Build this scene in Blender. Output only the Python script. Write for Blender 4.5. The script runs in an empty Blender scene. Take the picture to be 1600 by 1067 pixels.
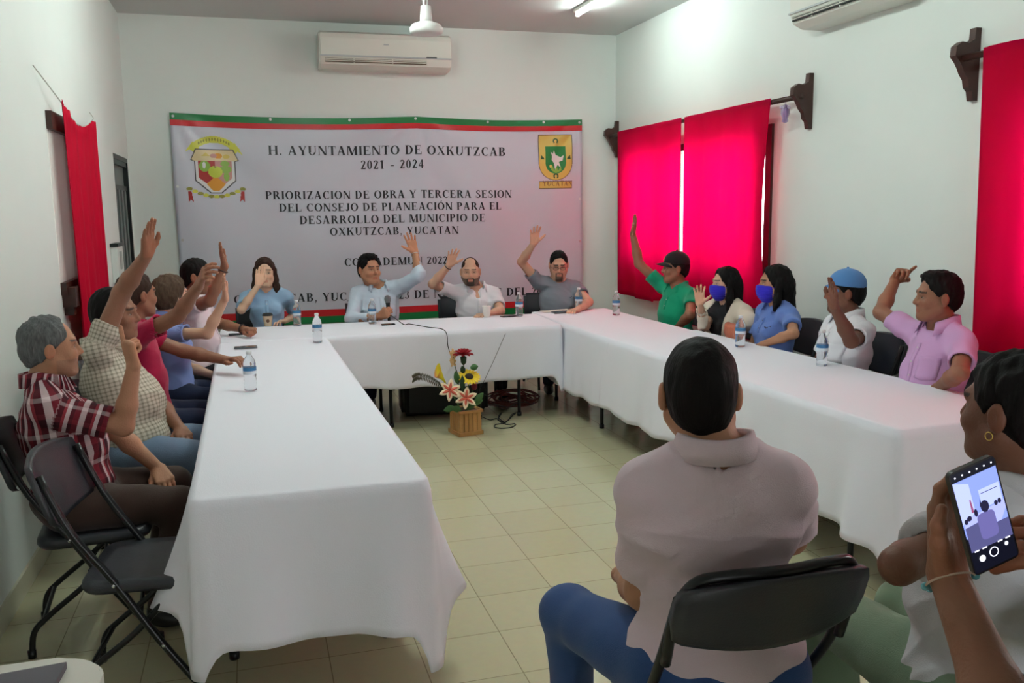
import bpy, bmesh, math, random
import numpy as np
from mathutils import Vector, Matrix
PI = math.pi
random.seed(7); np.random.seed(7)
C = bpy.context.scene.collection

# ------------------------------------------------------------------ camera
FPX, YAW, PITCH, ROLL, CAMH = 1380.0, .2853, .1488, -.01315, 1.65
def cam_axes():
    sy, cy, sp, cp = math.sin(YAW), math.cos(YAW), math.sin(PITCH), math.cos(PITCH)
    f = np.array([sy*cp, cy*cp, -sp]); r = np.array([cy, -sy, 0.]); u = np.cross(r, f)
    return math.cos(ROLL)*r+math.sin(ROLL)*u, -math.sin(ROLL)*r+math.cos(ROLL)*u, f
CR, CU, CF = cam_axes(); CO = np.array([0, 0, CAMH])
cd = bpy.data.cameras.new('camera'); cam = bpy.data.objects.new('camera', cd); C.objects.link(cam)
cd.sensor_width = 36; cd.lens = FPX/1600*36; cd.clip_start = .05
cam.matrix_world = Matrix(((CR[0], CU[0], -CF[0], 0), (CR[1], CU[1], -CF[1], 0), (CR[2], CU[2], -CF[2], CAMH), (0, 0, 0, 1)))
bpy.context.scene.camera = cam
# measured points of the place: where the sight line of a photo point meets a real plane
def ray(px, py):
    return CF+CR*((px-800)/FPX)-CU*((py-533.5)/FPX)
def onx(px, py, x): d = ray(px, py); return CO+d*(x/d[0])
def ony(px, py, y): d = ray(px, py); return CO+d*(y/d[1])
def onz(px, py, z): d = ray(px, py); return CO+d*((z-CAMH)/d[2])

# ------------------------------------------------------------------ world, exposure, light
w = bpy.data.worlds.new('daylight'); bpy.context.scene.world = w; w.use_nodes = True
bg = w.node_tree.nodes['Background']; bg.inputs[0].default_value = (.93, .97, 1, 1); bg.inputs[1].default_value = 2.2
vs = bpy.context.scene.view_settings
vs.view_transform = 'Standard'; vs.look = 'None'; vs.gamma = 1; vs.exposure = 1.1; vs.use_curve_mapping = False
TUBE_E = 95.0
def area(name, loc, rot, sx, sy, power, col):
    l = bpy.data.lights.new(name, 'AREA'); l.shape = 'RECTANGLE'; l.size = sx; l.size_y = sy; l.energy = power; l.color = col
    o = bpy.data.objects.new(name, l); C.objects.link(o); o.location = loc; o.rotation_euler = rot
    return o
# daylight standing outside the two windows in the right wall
area('window_daylight', (4.5, 7.25, 2.0), (0, math.radians(80), 0), 1.3, 2.6, 62, (1, .97, .95))
area('window_daylight', (4.5, 2.6, 2.0), (0, math.radians(80), 0), 1.3, 2.6, 48, (1, .97, .95))

area('window_daylight', (-1.75, 6.0, 1.9), (0, math.radians(-90), 0), .9, 1.0, 3, (1, .98, .96))
# ------------------------------------------------------------------ helpers
def srgb(r, g, b):
    return tuple((c/12.92 if c <= .04045 else ((c+.055)/1.055)**2.4) for c in (r/255, g/255, b/255))
def mat(name, col, rough=.6, metal=0, bump=0, bscale=60, spec=.5, attr=None, **kw):
    m = bpy.data.materials.new(name); m.use_nodes = True; nt = m.node_tree; b = nt.nodes['Principled BSDF']
    b.inputs['Base Color'].default_value = (*col, 1); b.inputs['Roughness'].default_value = rough
    b.inputs['Metallic'].default_value = metal; b.inputs['Specular IOR Level'].default_value = spec
    for k, v in kw.items(): b.inputs[k.replace('_', ' ')].default_value = v
    tc = nt.nodes.new('ShaderNodeTexCoord')
    if attr:
        a = nt.nodes.new('ShaderNodeAttribute'); a.attribute_name = attr; nt.links.new(a.outputs['Color'], b.inputs['Base Color'])
    if bump:
        n = nt.nodes.new('ShaderNodeTexNoise'); n.inputs['Scale'].default_value = bscale; n.inputs['Detail'].default_value = 3
        nt.links.new(tc.outputs['Object'], n.inputs['Vector'])
        bp = nt.nodes.new('ShaderNodeBump'); bp.inputs['Strength'].default_value = bump; bp.inputs['Distance'].default_value = .01
        nt.links.new(n.outputs[0], bp.inputs['Height']); nt.links.new(bp.outputs[0], b.inputs['Normal'])
    return m
def shade_noise(m, c1, c2, scale=4, vec='Object', detail=4):
    nt = m.node_tree; b = nt.nodes['Principled BSDF']
    tc = nt.nodes.new('ShaderNodeTexCoord'); n = nt.nodes.new('ShaderNodeTexNoise'); r = nt.nodes.new('ShaderNodeMix'); r.data_type = 'RGBA'
    n.inputs['Scale'].default_value = scale; n.inputs['Detail'].default_value = detail
    nt.links.new(tc.outputs[vec], n.inputs['Vector']); nt.links.new(n.outputs[0], r.inputs[0])
    r.inputs[6].default_value = (*c1, 1); r.inputs[7].default_value = (*c2, 1); nt.links.new(r.outputs[2], b.inputs['Base Color'])
def link(name, me, m=None, parent=None, smooth=False, loc=None, rz=None):
    o = bpy.data.objects.new(name, me); C.objects.link(o)
    if m is not None and not me.materials:
        for x in (m if isinstance(m, (list, tuple)) else [m]): me.materials.append(x)
    if smooth: me.polygons.foreach_set('use_smooth', [True]*len(me.polygons))
    if parent is not None: o.parent = parent
    if loc is not None: o.location = loc
    if rz is not None: o.rotation_euler = (0, 0, rz)
    return o
def obj(name, bm, m=None, parent=None, smooth=False, **k):
    me = bpy.data.meshes.new(name); bm.normal_update(); bm.to_mesh(me); bm.free()
    return link(name, me, m, parent, smooth, **k)
def obj_split(name, bm, m, parent, smooth=False):
    """one object for each loose piece of bm"""
    bm.verts.ensure_lookup_table(); seen = set(); groups = []
    for v in bm.verts:
        if v in seen: continue
        st, g = [v], []
        seen.add(v)
        while st:
            a = st.pop(); g.append(a)
            for e in a.link_edges:
                b = e.other_vert(a)
                if b not in seen: seen.add(b); st.append(b)
        groups.append(g)
    for g in groups:
        nb = bmesh.new(); mp_ = {v: nb.verts.new(v.co) for v in g}
        for f in {f for v in g for f in v.link_faces}: nb.faces.new([mp_[v] for v in f.verts])
        obj(name, nb, m, parent, smooth)
    bm.free()
def tag(o, label=None, cat=None, group=None, kind=None):
    if label: o['label'] = label
    if cat: o['category'] = cat
    if group: o['group'] = group
    if kind: o['kind'] = kind
    return o
def thing(name, label, cat, loc=(0, 0, 0), rz=0, group=None):
    o = bpy.data.objects.new(name, None); C.objects.link(o); o.location = loc; o.rotation_euler = (0, 0, rz); o.empty_display_size = .1
    return tag(o, label, cat, group)
def struct(name, bm, m, **k):
    o = obj(name, bm, m, **k); o['kind'] = 'structure'; return o
def dup(root, loc, rz=0, label=None, group=None, rot=None):
    r = root.copy(); C.objects.link(r); r.location = loc; r.rotation_euler = rot if rot else (0, 0, rz)
    if label: r['label'] = label
    if group: r['group'] = group
    for ch in list(root.children):
        c = ch.copy(); C.objects.link(c); c.parent = r
        for g in ch.children:
            d = g.copy(); C.objects.link(d); d.parent = c
    return r
def B(): return bmesh.new()
def box(bm, lo, hi, bev=0, mat_i=0, M=None):
    r = bmesh.ops.create_cube(bm, size=1); vs_ = r['verts']
    for v in vs_:
        v.co = Vector([(lo[i]+hi[i])/2+v.co[i]*(hi[i]-lo[i]) for i in range(3)])
    fs = list({f for v in vs_ for f in v.link_faces})
    for f in fs: f.material_index = mat_i
    if bev:
        es = list({e for v in vs_ for e in v.link_edges})
        rr = bmesh.ops.bevel(bm, geom=es, offset=bev, segments=2, affect='EDGES', profile=.5)
        vs_ = list(rr['verts'])
        vs_ = list({v for f in rr['faces'] for v in f.verts} | {v for v in vs_})
    if M is not None:
        for v in vs_: v.co = M @ v.co
    return vs_
def tube(bm, pts, r, n=8, cap=True, flat=1.0):
    pts = [Vector(p) for p in pts]; rings = []
    rs = r if isinstance(r, (list, tuple)) else [r]*len(pts)
    up = None
    for i, p in enumerate(pts):
        t = (pts[min(i+1, len(pts)-1)]-pts[max(i-1, 0)]).normalized()
        if up is None:
            a = Vector((0, 0, 1)) if abs(t.z) < .9 else Vector((1, 0, 0)); up = (a-t*a.dot(t)).normalized()
        else: up = (up-t*up.dot(t)).normalized()
        s = t.cross(up)
        rings.append([bm.verts.new(p+(up*math.cos(2*PI*k/n)+s*math.sin(2*PI*k/n)*flat)*rs[i]) for k in range(n)])
    for a, b in zip(rings, rings[1:]):
        for k in range(n): bm.faces.new((a[k], a[(k+1) % n], b[(k+1) % n], b[k]))
    if cap: bm.faces.new(rings[0][::-1]); bm.faces.new(rings[-1])
def smooth_path(pts, m=6):
    P = [np.array(p, float) for p in pts]; P = [2*P[0]-P[1]]+P+[2*P[-1]-P[-2]]; out = []
    for i in range(1, len(P)-2):
        a, b, c, d = P[i-1:i+3]
        for k in range(m):
            t = k/m
            out.append(.5*((2*b)+(-a+c)*t+(2*a-5*b+4*c-d)*t*t+(-a+3*b-3*c+d)*t**3))
    out.append(P[-2]); return [tuple(x) for x in out]
def lathe(bm, prof, n=20, cap0=True, cap1=True, c=(0, 0, 0)):
    rings = [[bm.verts.new((c[0]+r*math.cos(2*PI*k/n), c[1]+r*math.sin(2*PI*k/n), c[2]+z)) for k in range(n)] for r, z in prof]
    for a, b in zip(rings, rings[1:]):
        for k in range(n): bm.faces.new((a[k], a[(k+1) % n], b[(k+1) % n], b[k]))
    if cap0: bm.faces.new(rings[0][::-1])
    if cap1: bm.faces.new(rings[-1])
def poly(bm, pts, mi=0):
    f = bm.faces.new([bm.verts.new(p) for p in pts]); f.material_index = mi; return f
def prism(bm, pts2, f0, f1, mi=0):
    """closed outline pts2 carried by f0(u,v) and f1(u,v)"""
    a = [bm.verts.new(f0(*p)) for p in pts2]; b = [bm.verts.new(f1(*p)) for p in pts2]; n = len(a)
    fs = [bm.faces.new(a[::-1]), bm.faces.new(b)]+[bm.faces.new((a[i], a[(i+1) % n], b[(i+1) % n], b[i])) for i in range(n)]
    for f in fs: f.material_index = mi

# ------------------------------------------------------------------ room
RX0, RX1, RY0, RY1, RZ = -1.04, 3.83, -1.6, 9.0, 3.45
m_wall = mat('wall_paint', srgb(226, 232, 226), .55, bump=.25, bscale=7)
shade_noise(m_wall, srgb(220, 227, 222), srgb(231, 236, 231), 1.3)
m_ceil = mat('ceiling_paint', srgb(206, 210, 208), .8, bump=.2, bscale=5)
m_base = mat('baseboard_tile', srgb(205, 200, 176), .35)
def floor_material():
    m = mat('floor_tile', srgb(196, 190, 158), .13, spec=.45); nt = m.node_tree; b = nt.nodes['Principled BSDF']
    g = nt.nodes.new('ShaderNodeNewGeometry'); mp = nt.nodes.new('ShaderNodeMapping')
    mp.inputs['Location'].default_value = (-.20/.33, -.20/.33, 0); mp.inputs['Scale'].default_value = (1/.33, 1/.33, 1)
    br = nt.nodes.new('ShaderNodeTexBrick'); br.offset = 0; br.squash = 1
    br.inputs['Scale'].default_value = 1; br.inputs['Brick Width'].default_value = 1; br.inputs['Row Height'].default_value = 1
    br.inputs['Mortar Size'].default_value = .006; br.inputs['Mortar Smooth'].default_value = .1; br.inputs['Bias'].default_value = 0
    br.inputs['Color1'].default_value = (*srgb(205, 199, 164), 1); br.inputs['Color2'].default_value = (*srgb(198, 192, 158), 1)
    br.inputs['Mortar'].default_value = (*srgb(150, 140, 112), 1)
    n = nt.nodes.new('ShaderNodeTexNoise'); n.inputs['Scale'].default_value = 9; n.inputs['Detail'].default_value = 5
    mx = nt.nodes.new('ShaderNodeMix'); mx.data_type = 'RGBA'; mx.blend_type = 'MULTIPLY'; mx.inputs[0].default_value = .12
    nt.links.new(g.outputs['Position'], mp.inputs[0]); nt.links.new(mp.outputs[0], br.inputs[0]); nt.links.new(mp.outputs[0], n.inputs['Vector'])
    nt.links.new(br.outputs[0], mx.inputs[6]); nt.links.new(n.outputs[1], mx.inputs[7]); nt.links.new(mx.outputs[2], b.inputs['Base Color'])
    n2 = nt.nodes.new('ShaderNodeTexNoise'); n2.inputs['Scale'].default_value = 3
    mr = nt.nodes.new('ShaderNodeMapRange'); mr.inputs[3].default_value = .12; mr.inputs[4].default_value = .22
    nt.links.new(mp.outputs[0], n2.inputs['Vector']); nt.links.new(n2.outputs[0], mr.inputs[0]); nt.links.new(mr.outputs[0], b.inputs['Roughness'])
    return m
def slab(name, lo, hi, m):
    bm = B(); box(bm, lo, hi); return struct(name, bm, m)
slab('floor', (RX0-.2, RY0-.2, -.1), (RX1+.2, RY1+.2, 0), floor_material())
slab('ceiling', (RX0-.2, RY0-.2, RZ), (RX1+.2, RY1+.2, RZ+.1), m_ceil)
slab('wall_back', (RX0-.2, RY1, 0), (RX1+.2, RY1+.15, RZ), m_wall)
def wall_with_holes(name, x0, x1, holes):
    """wall along y between RY0 and RY1; holes: (y0,y1,z0,z1), sorted by y"""
    bm = B(); y = RY0
    for (a, b, z0, z1) in holes:
        box(bm, (x0, y, 0), (x1, a, RZ)); 
        if z0 > 0: box(bm, (x0, a, 0), (x1, b, z0))
        box(bm, (x0, a, z1), (x1, b, RZ)); y = b
    box(bm, (x0, y, 0), (x1, RY1, RZ)); return struct(name, bm, m_wall)
WR = [(1.6, 3.6, 1.12, 2.2), (6.03, 8.5, 1.12, 2.22)]
wall_with_holes('wall_right', RX1, RX1+.16, WR)
WL = [(5.5, 6.6, 1.2, 2.22), (8.02, 8.93, 0, 2.15)]
wall_with_holes('wall_left', RX0-.16, RX0, WL)
bm = B(); box(bm, (RX0-.2, RY0-.15, 0), (.9, RY0, RZ)); box(bm, (2.1, RY0-.15, 0), (RX1+.2, RY0, RZ)); box(bm, (.9, RY0-.15, 2.2), (2.1, RY0, RZ))
struct('wall_rear', bm, m_wall)
slab('baseboard_left', (RX0, RY0, 0), (RX0+.012, 8.0, .1), m_base)
slab('baseboard_right', (RX1-.012, RY0, 0), (RX1, RY1, .1), m_base)
slab('baseboard_back', (RX0, RY1-.012, 0), (RX1, RY1, .1), m_base)

m_wood = mat('dark_wood', srgb(58, 30, 24), .4, bump=.15, bscale=40)
shade_noise(m_wood, srgb(48, 24, 20), srgb(74, 38, 28), 12)
m_glass = mat('window_glass', (.9, .95, .93), .02, Transmission_Weight=1.0, IOR=1.45)
m_frost = mat('shutter_white', srgb(214, 210, 205), .6)
_nt = m_frost.node_tree; _tl = _nt.nodes.new('ShaderNodeBsdfTranslucent'); _tl.inputs[0].default_value = (.8, .78, .75, 1); _mx = _nt.nodes.new('ShaderNodeMixShader')
_mx.inputs[0].default_value = .16; _nt.links.new(_nt.nodes['Principled BSDF'].outputs[0], _mx.inputs[1]); _nt.links.new(_tl.outputs[0], _mx.inputs[2]); _nt.links.new(_mx.outputs[0], _nt.nodes['Material Output'].inputs[0])
def window(name, x, y0, y1, z0, z1, out):
    """dark wooden frame set in the opening, out = +1 to the right wall, -1 to the left"""
    bm = B(); a, b = sorted((x+out*.03, x+out*.09)); t = .06
    box(bm, (a, y0, z0), (b, y1, z0+t)); box(bm, (a, y0, z1-t), (b, y1, z1))
    n = 3 if y1-y0 > 1.5 else 2
    for k in range(1 if out > 0 and n == 3 else 0, n+1):
        c = y0+t/2+(y1-y0-t)*k/n; box(bm, (a, c-t/2, z0+t), (b, c+t/2, z1-t))
    r = struct(name, bm, m_wood)
    g = B(); box(g, (x+out*.058, y0+t, z0+t), (x+out*.062, y1-t, z1-t)); obj('window_glass', g, m_glass, r)
    return r
window('window_1', RX1, *WR[1][:2], *WR[1][2:], 1)
window('window_2', RX1, *WR[0][:2], *WR[0][2:], 1)
bm = B(); y0, y1, z0, z1 = WL[0]
for lo, hi in (((RX0-.07, y0, z0), (RX0+.03, y1, z0+.07)), ((RX0-.07, y0, z1-.1), (RX0+.03, y1, z1)), ((RX0-.07, y1-.04, z0), (RX0+.02, y1, z1)), ((RX0-.09, y0, z0), (RX0-.05, y0+.02, z1)), ((RX0-.07, 5.95, z0), (RX0-.03, 6.0, z1))): box(bm, lo, hi)
r = struct('window_3', bm, m_wood)
bm = B(); box(bm, (RX0-.004, y0+.005, z0+.07), (RX0+.003, y1-.04, z1-.1)); obj('shutter', bm, m_frost, r)
bm = B(); box(bm, (RX0, y0+.02, 1.13), (RX0+.07, y0+.16, 1.24)); box(bm, (RX0, y0+.05, 1.08), (RX0+.05, y0+.14, 1.13)); struct('trim_1', bm, m_wood)
bm = B()
for lo, hi in (((RX1-.02, 5.97, 1.08), (RX1, 6.05, 2.26)), ((RX1-.02, 5.97, 1.06), (RX1, 8.55, 1.13)), ((RX1-.02, 8.48, 1.08), (RX1, 8.55, 2.26))): box(bm, lo, hi)
struct('trim_2', bm, m_wood)
# metal door in the left wall by the corner
m_dmet = mat('door_metal', srgb(98, 104, 102), .4, .6); m_dfr = mat('door_frame_metal', srgb(34, 38, 38), .4, .5); m_dpan = mat('door_panel', srgb(122, 128, 124), .5)
bm = B(); X = RX0-.03
box(bm, (X-.04, 8.02, 0), (X+.03, 8.06, 2.15)); box(bm, (X-.04, 8.89, 0), (X+.03, 8.93, 2.15)); box(bm, (X-.04, 8.02, 2.11), (X+.03, 8.93, 2.15))
d = struct('door_1', bm, m_dfr)
bm = B(); box(bm, (X-.03, 8.06, 0.02), (X-.01, 8.89, 2.11)); obj('door_panel', bm, m_dpan, d)
bm = B()
for k in range(4):
    y = 8.13+k*.2; box(bm, (X-.01, y, .1), (X+.012, y+.1, 1.86), .004)
obj_split('door_slat', bm, m_dmet, d)
bm = B(); box(bm, (X-.012, 8.06, 1.86), (X+.01, 8.89, 1.9)); box(bm, (X-.012, 8.06, 2.07), (X+.02, 8.89, 2.11)); obj_split('door_rail', bm, m_dfr, d)
# meter box
t = thing('electrical_box', 'small white electrical box with dark top edge on left wall beside the metal door', 'electrical box', (RX0, 7.62, 1.12))
bm = B(); box(bm, (0, -.16, 0), (.05, .16, .28), .006); obj('box_body', bm, mat('box_white', srgb(214, 219, 214), .5), t)
bm = B(); box(bm, (0, -.17, .28), (.06, .17, .305)); obj('box_cap', bm, m_dfr, t)
bm = B(); box(bm, (.05, -.05, .1), (.056, .05, .24)); obj('box_window', bm, mat('box_grey', srgb(160, 165, 160), .4), t)

# ------------------------------------------------------------------ banner
YB = RY1-.03
BL, BR_, BT, BBt = -.652, 3.43, 2.575, .545          # banner extent on the back wall
def bwave(x, z):
    """how far the vinyl stands off the wall: gathers from the eyelets, slack in between"""
    u, v = (x-BL)/(BR_-BL), (z-BBt)/(BT-BBt); s = 0
    for ex, ez in ((BL, BT), (1.65, BT), (BR_, BT)):
        dx, dz = x-ex, ez-z; a = math.atan2(dx, dz+.02); r = math.hypot(dx, dz)
        s += .009*math.sin(a*13)*math.exp(-r*1.1)*min(1, r*5)
    s += .008*math.sin(5*x+2.3*z)+.006*math.sin(2.1*x-6*z+1)+.004*math.sin(9*x+3*z)
    return s
def btop(x): return -.03*math.sin(PI*min(1, max(0, (x-BL)/(1.65-BL)))) if x < 1.65 else -.022*math.sin(PI*min(1, (x-1.65)/(BR_-1.65)))
def bpt(x, z, off=0):
    v = (z-BBt)/(BT-BBt)
    return (x, YB-.012-bwave(x, z)-off, z+btop(x)*max(0, v)**3)
m_vinyl = mat('banner_vinyl', srgb(206, 208, 220), .3, bump=.1, bscale=3, spec=.5)
m_bg = mat('banner_green', srgb(22, 120, 62), .35); m_br = mat('banner_red', srgb(196, 30, 38), .35); m_ink = mat('banner_ink', srgb(26, 26, 34), .4)
ban = thing('banner', 'wide white banner with black lettering and two crests hanging on back wall', 'banner', (0, 0, 0))
def bgrid(name, z0, z1, m, off, nx=120, nz=60, thick=True, x0=BL, x1=BR_):
    bm = B(); V = [[bm.verts.new(bpt(x0+(x1-x0)*i/nx, z0+(z1-z0)*j/nz, off)) for i in range(nx+1)] for j in range(nz+1)]
    for j in range(nz):
        for i in range(nx): bm.faces.new((V[j][i], V[j][i+1], V[j+1][i+1], V[j+1][i]))
    o = obj(name, bm, m, ban, True)
    if thick: s = o.modifiers.new('s', 'SOLIDIFY'); s.thickness = .0015; s.offset = -1
    return o
bgrid('vinyl_sheet', BBt, BT, m_vinyl, 0)
bgrid('green_stripe', BT-.062, BT, m_bg, .005, nz=2, thick=False); bgrid('red_stripe', BT-.115, BT-.062, m_br, .005, nz=2, thick=False)
bgrid('red_stripe', BBt+.068, BBt+.135, m_br, .005, nz=2, thick=False); bgrid('green_stripe', BBt, BBt+.068, m_bg, .005, nz=2, thick=False)

# serif capitals, drawn from bars and rings: unit cap height
TS, tt, SF = .19, .07, .036
def gl_box(x0, x1, y0, y1): return [[(x0, y0), (x1, y0), (x1, y1), (x0, y1)]]
def gl_stem(x, y0=0, y1=1, w=None, s0=True, s1=True, e=.065):
    w = w or TS; o = gl_box(x, x+w, y0, y1)
    if s0: o += gl_box(x-e, x+w+e, y0, y0+SF)
    if s1: o += gl_box(x-e, x+w+e, y1-SF, y1)
    return o
def gl_diag(x0, y0, x1, y1, w): return [[(x0, y0), (x0+w, y0), (x1+w, y1), (x1, y1)]]
def gl_ring(cx, cy, rx, ry, a0, a1, T=None, t=None, n=14):
    T = T or TS; t = t or tt; o = []
    for k in range(n):
        a, b = math.radians(a0+(a1-a0)*k/n), math.radians(a0+(a1-a0)*(k+1)/n)
        P = lambda q, X, Y: (cx+X*math.cos(q), cy+Y*math.sin(q))
        o.append([P(a, rx, ry), P(b, rx, ry), P(b, rx-T, ry-t), P(a, rx-T, ry-t)])
    return o
def glyph(c):
    h = gl_box; s = gl_stem; d = gl_diag; r = gl_ring; e = .065
    if c == ' ': return [], .3
    if c == 'A': return d(.05, 0, .33, 1, tt)+d(.52, 0, .27, 1, TS)+h(.15, .56, .3, .3+tt)+h(0, .2, 0, SF)+h(.44, .76, 0, SF), .78
    if c == 'B': return s(e)+r(.34, .76, .26, .24, -90, 90)+r(.34, .26, .31, .26, -90, 90)+h(.2, .35, .96, 1)+h(.2, .35, 0, tt)+h(.2, .35, .5, .5+tt), .69
    if c == 'C': return r(.41, .5, .39, .51, 50, 310)+h(.62, .66, .66, 1)+h(.63, .67, .12, .2), .73
    if c == 'D': return s(e)+r(.3, .5, .44, .5, -90, 90)+h(.2, .32, 1-tt, 1)+h(.2, .32, 0, tt), .78
    if c == 'E': return s(e)+h(.1, .6, 1-tt, 1)+h(.1, .62, 0, tt)+h(.2, .45, .49, .49+tt)+h(.57, .6, .74, 1)+h(.6, .64, 0, .28)+h(.43, .46, .38, .66), .68
    if c == 'F': return s(e)+h(.1, .58, 1-tt, 1)+h(.2, .45, .49, .49+tt)+h(.55, .58, .74, 1)+h(.43, .46, .38, .66), .63
    if c == 'G': return r(.42, .5, .4, .51, 50, 330)+h(.64, .68, .66, 1)+s(.58, .02, .42, .14, False, True, .06), .8
    if c == 'H': return s(e)+s(.6)+h(.2, .62, .48, .48+tt), .83
    if c == 'I': return s(e), .3
    if c == 'J': return s(.22, .18, 1, None, False, True)+r(.2, .2, .185, .2, 180, 360), .46
    if c == 'K': return s(e)+d(.2, .4, .6, 1, tt)+d(.56, 0, .28, .6, TS)+h(.5, .76, 1-SF, 1)+h(.5, .8, 0, SF), .8
    if c == 'L': return s(e)+h(.1, .6, 0, tt)+h(.58, .62, 0, .3), .67
    if c == 'M': return s(.05, w=tt)+s(.72)+d(.36, 0, .08, 1, TS)+d(.4, 0, .74, 1, tt)+h(0, .2, 1-SF, 1), .95
    if c == 'N': return s(.07, w=tt)+s(.66, w=tt)+d(.56, 0, .04, 1, TS), .79
    if c == 'O' or c == 'Ó':
        o = r(.41, .5, .4, .51, 0, 360, n=26)
        if c == 'Ó': o += d(.36, 1.06, .44, 1.24, .1)
        return o, .82
    if c == 'P': return s(e)+r(.34, .73, .28, .27, -90, 90)+h(.2, .35, 1-tt, 1)+h(.2, .35, .46, .46+tt), .65
    if c == 'R': return s(e)+r(.34, .74, .27, .26, -90, 90)+h(.2, .35, 1-tt, 1)+h(.2, .35, .48, .48+tt)+d(.56, 0, .3, .5, TS)+h(.58, .78, 0, SF), .77
    if c == 'S': return r(.3, .75, .23, .26, 30, 255, .14)+r(.29, .26, .27, .27, -150, 75, .15)+h(.46, .5, .72, .98)+h(.03, .07, .02, .3)+d(.4, .36, .1, .64, .14), .58
    if c == 'T': return s(.27, s1=False)+h(.02, .68, 1-tt, 1)+h(.02, .06, .72, 1)+h(.64, .68, .72, 1), .7
    if c == 'U': return s(e, .3, 1, None, False, True)+s(.6, .3, 1, tt, False, True)+r(.36, .31, .295, .32, 180, 360, .14), .76
    if c == 'V': return d(.28, 0, .02, 1, TS)+d(.36, 0, .62, 1, tt)+h(0, .26, 1-SF, 1)+h(.54, .76, 1-SF, 1), .76
    if c == 'X': return d(.54, 0, .06, 1, TS)+d(.06, 0, .62, 1, tt)+h(0, .3, 1-SF, 1)+h(.5, .75, 1-SF, 1)+h(0, .22, 0, SF)+h(.46, .78, 0, SF), .78
    if c == 'Y': return s(.3, 0, .45, None, True, False)+d(.28, .42, .03, 1, TS)+d(.38, .42, .62, 1, tt)+h(0, .26, 1-SF, 1)+h(.52, .75, 1-SF, 1), .74
    if c == 'Z': return h(.06, .64, 1-tt, 1)+h(.04, .66, 0, tt)+d(.05, 0, .46, 1, TS)+h(.06, .1, .74, 1)+h(.62, .66, 0, .26), .7
    if c == '0': return r(.25, .5, .23, .51, 0, 360, .14, n=22), .5
    if c == '1': return s(.17, w=.15)+d(.05, .8, .16, 1, .08), .5
    if c == '2': return r(.24, .73, .22, .27, -10, 165, .14)+d(.04, .08, .3, .7, .15)+h(.03, .44, 0, .12)+h(.42, .46, 0, .24), .5
    if c == '3': return r(.22, .76, .21, .24, -80, 160, .13)+r(.22, .27, .23, .27, -160, 85, .13), .5
    if c == '4': return h(.28, .41, 0, 1)+h(.03, .47, .24, .34)+d(.02, .3, .3, 1, .06), .5
    if c == '-': return h(.05, .35, .3, .4), .4
    if c == '.': return r(.12, .07, .08, .08, 0, 360, .07, .07), .26
    if c == ',': return r(.12, .07, .08, .08, 0, 360, .07, .07)+d(.06, -.2, .13, .04, .06), .26
    return h(.1, .4, 0, 1), .5
def text_polys(s, track=.1):
    x = 0; out = []
    for c in s:
        g, wd = glyph(c)
        out += [[(x+p[0], p[1]) for p in q] for q in g]; x += wd+track
    return out, x-track
def banner_line(s, pxl, pyl, pxr, pyr, cap_px, m=None, name='printed_word', off=.004):
    a = ony(pxl, pyl, YB); b = ony(pxr, pyr, YB); c = ony((pxl+pxr)/2, (pyl+pyr)/2-cap_px, YB); H = c[2]-(a[2]+b[2])/2
    P, W = text_polys(s); sx = (b[0]-a[0])/W; gaps = []; x_ = 0
    for c_ in s:
        if c_ == ' ': gaps.append(x_+.1)
        x_ += glyph(c_)[1]+.1
    words_ = {}
    for q in P: words_.setdefault(sum(min(p[0] for p in q) > g for g in gaps), []).append(q)
    for key in sorted(words_):
      bm = B()
      for q in words_[key]:
        pts = [(a[0]+x*sx, a[2]+(b[2]-a[2])*x/W+y*H) for x, y in q]
        f = poly(bm, [bpt(x, z, off) for x, z in pts])
        f.normal_update()
        if f.normal.y > 0: f.normal_flip()
      obj(name, bm, m or m_ink, ban)
banner_line('H. AYUNTAMIENTO DE OXKUTZCAB', 419, 239.5, 790, 242, 14.3)
banner_line('2021 - 2024', 563.5, 263, 661.5, 262.8, 13.6)
banner_line('PRIORIZACION DE OBRA Y TERCERA SESION', 415, 310.3, 799, 308, 12.2)
banner_line('DEL CONSEJO DE PLANEACIÓN PARA EL', 436.5, 330, 783, 327, 12.2)
banner_line('DESARROLLO DEL MUNICIPIO DE', 468.5, 349.7, 757.5, 345.4, 12.4)
banner_line('OXKUTZCAB, YUCATAN', 515.5, 367.7, 716, 364.7, 12)
banner_line('COPLADEMUN 2022', 538, 415.5, 699, 411.8, 11.8)
banner_line('OXKUTZCAB, YUCATAN A 23 DE NOVIEMBRE DEL 2022', 366, 474.5, 862, 459.5, 12.5)
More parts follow.
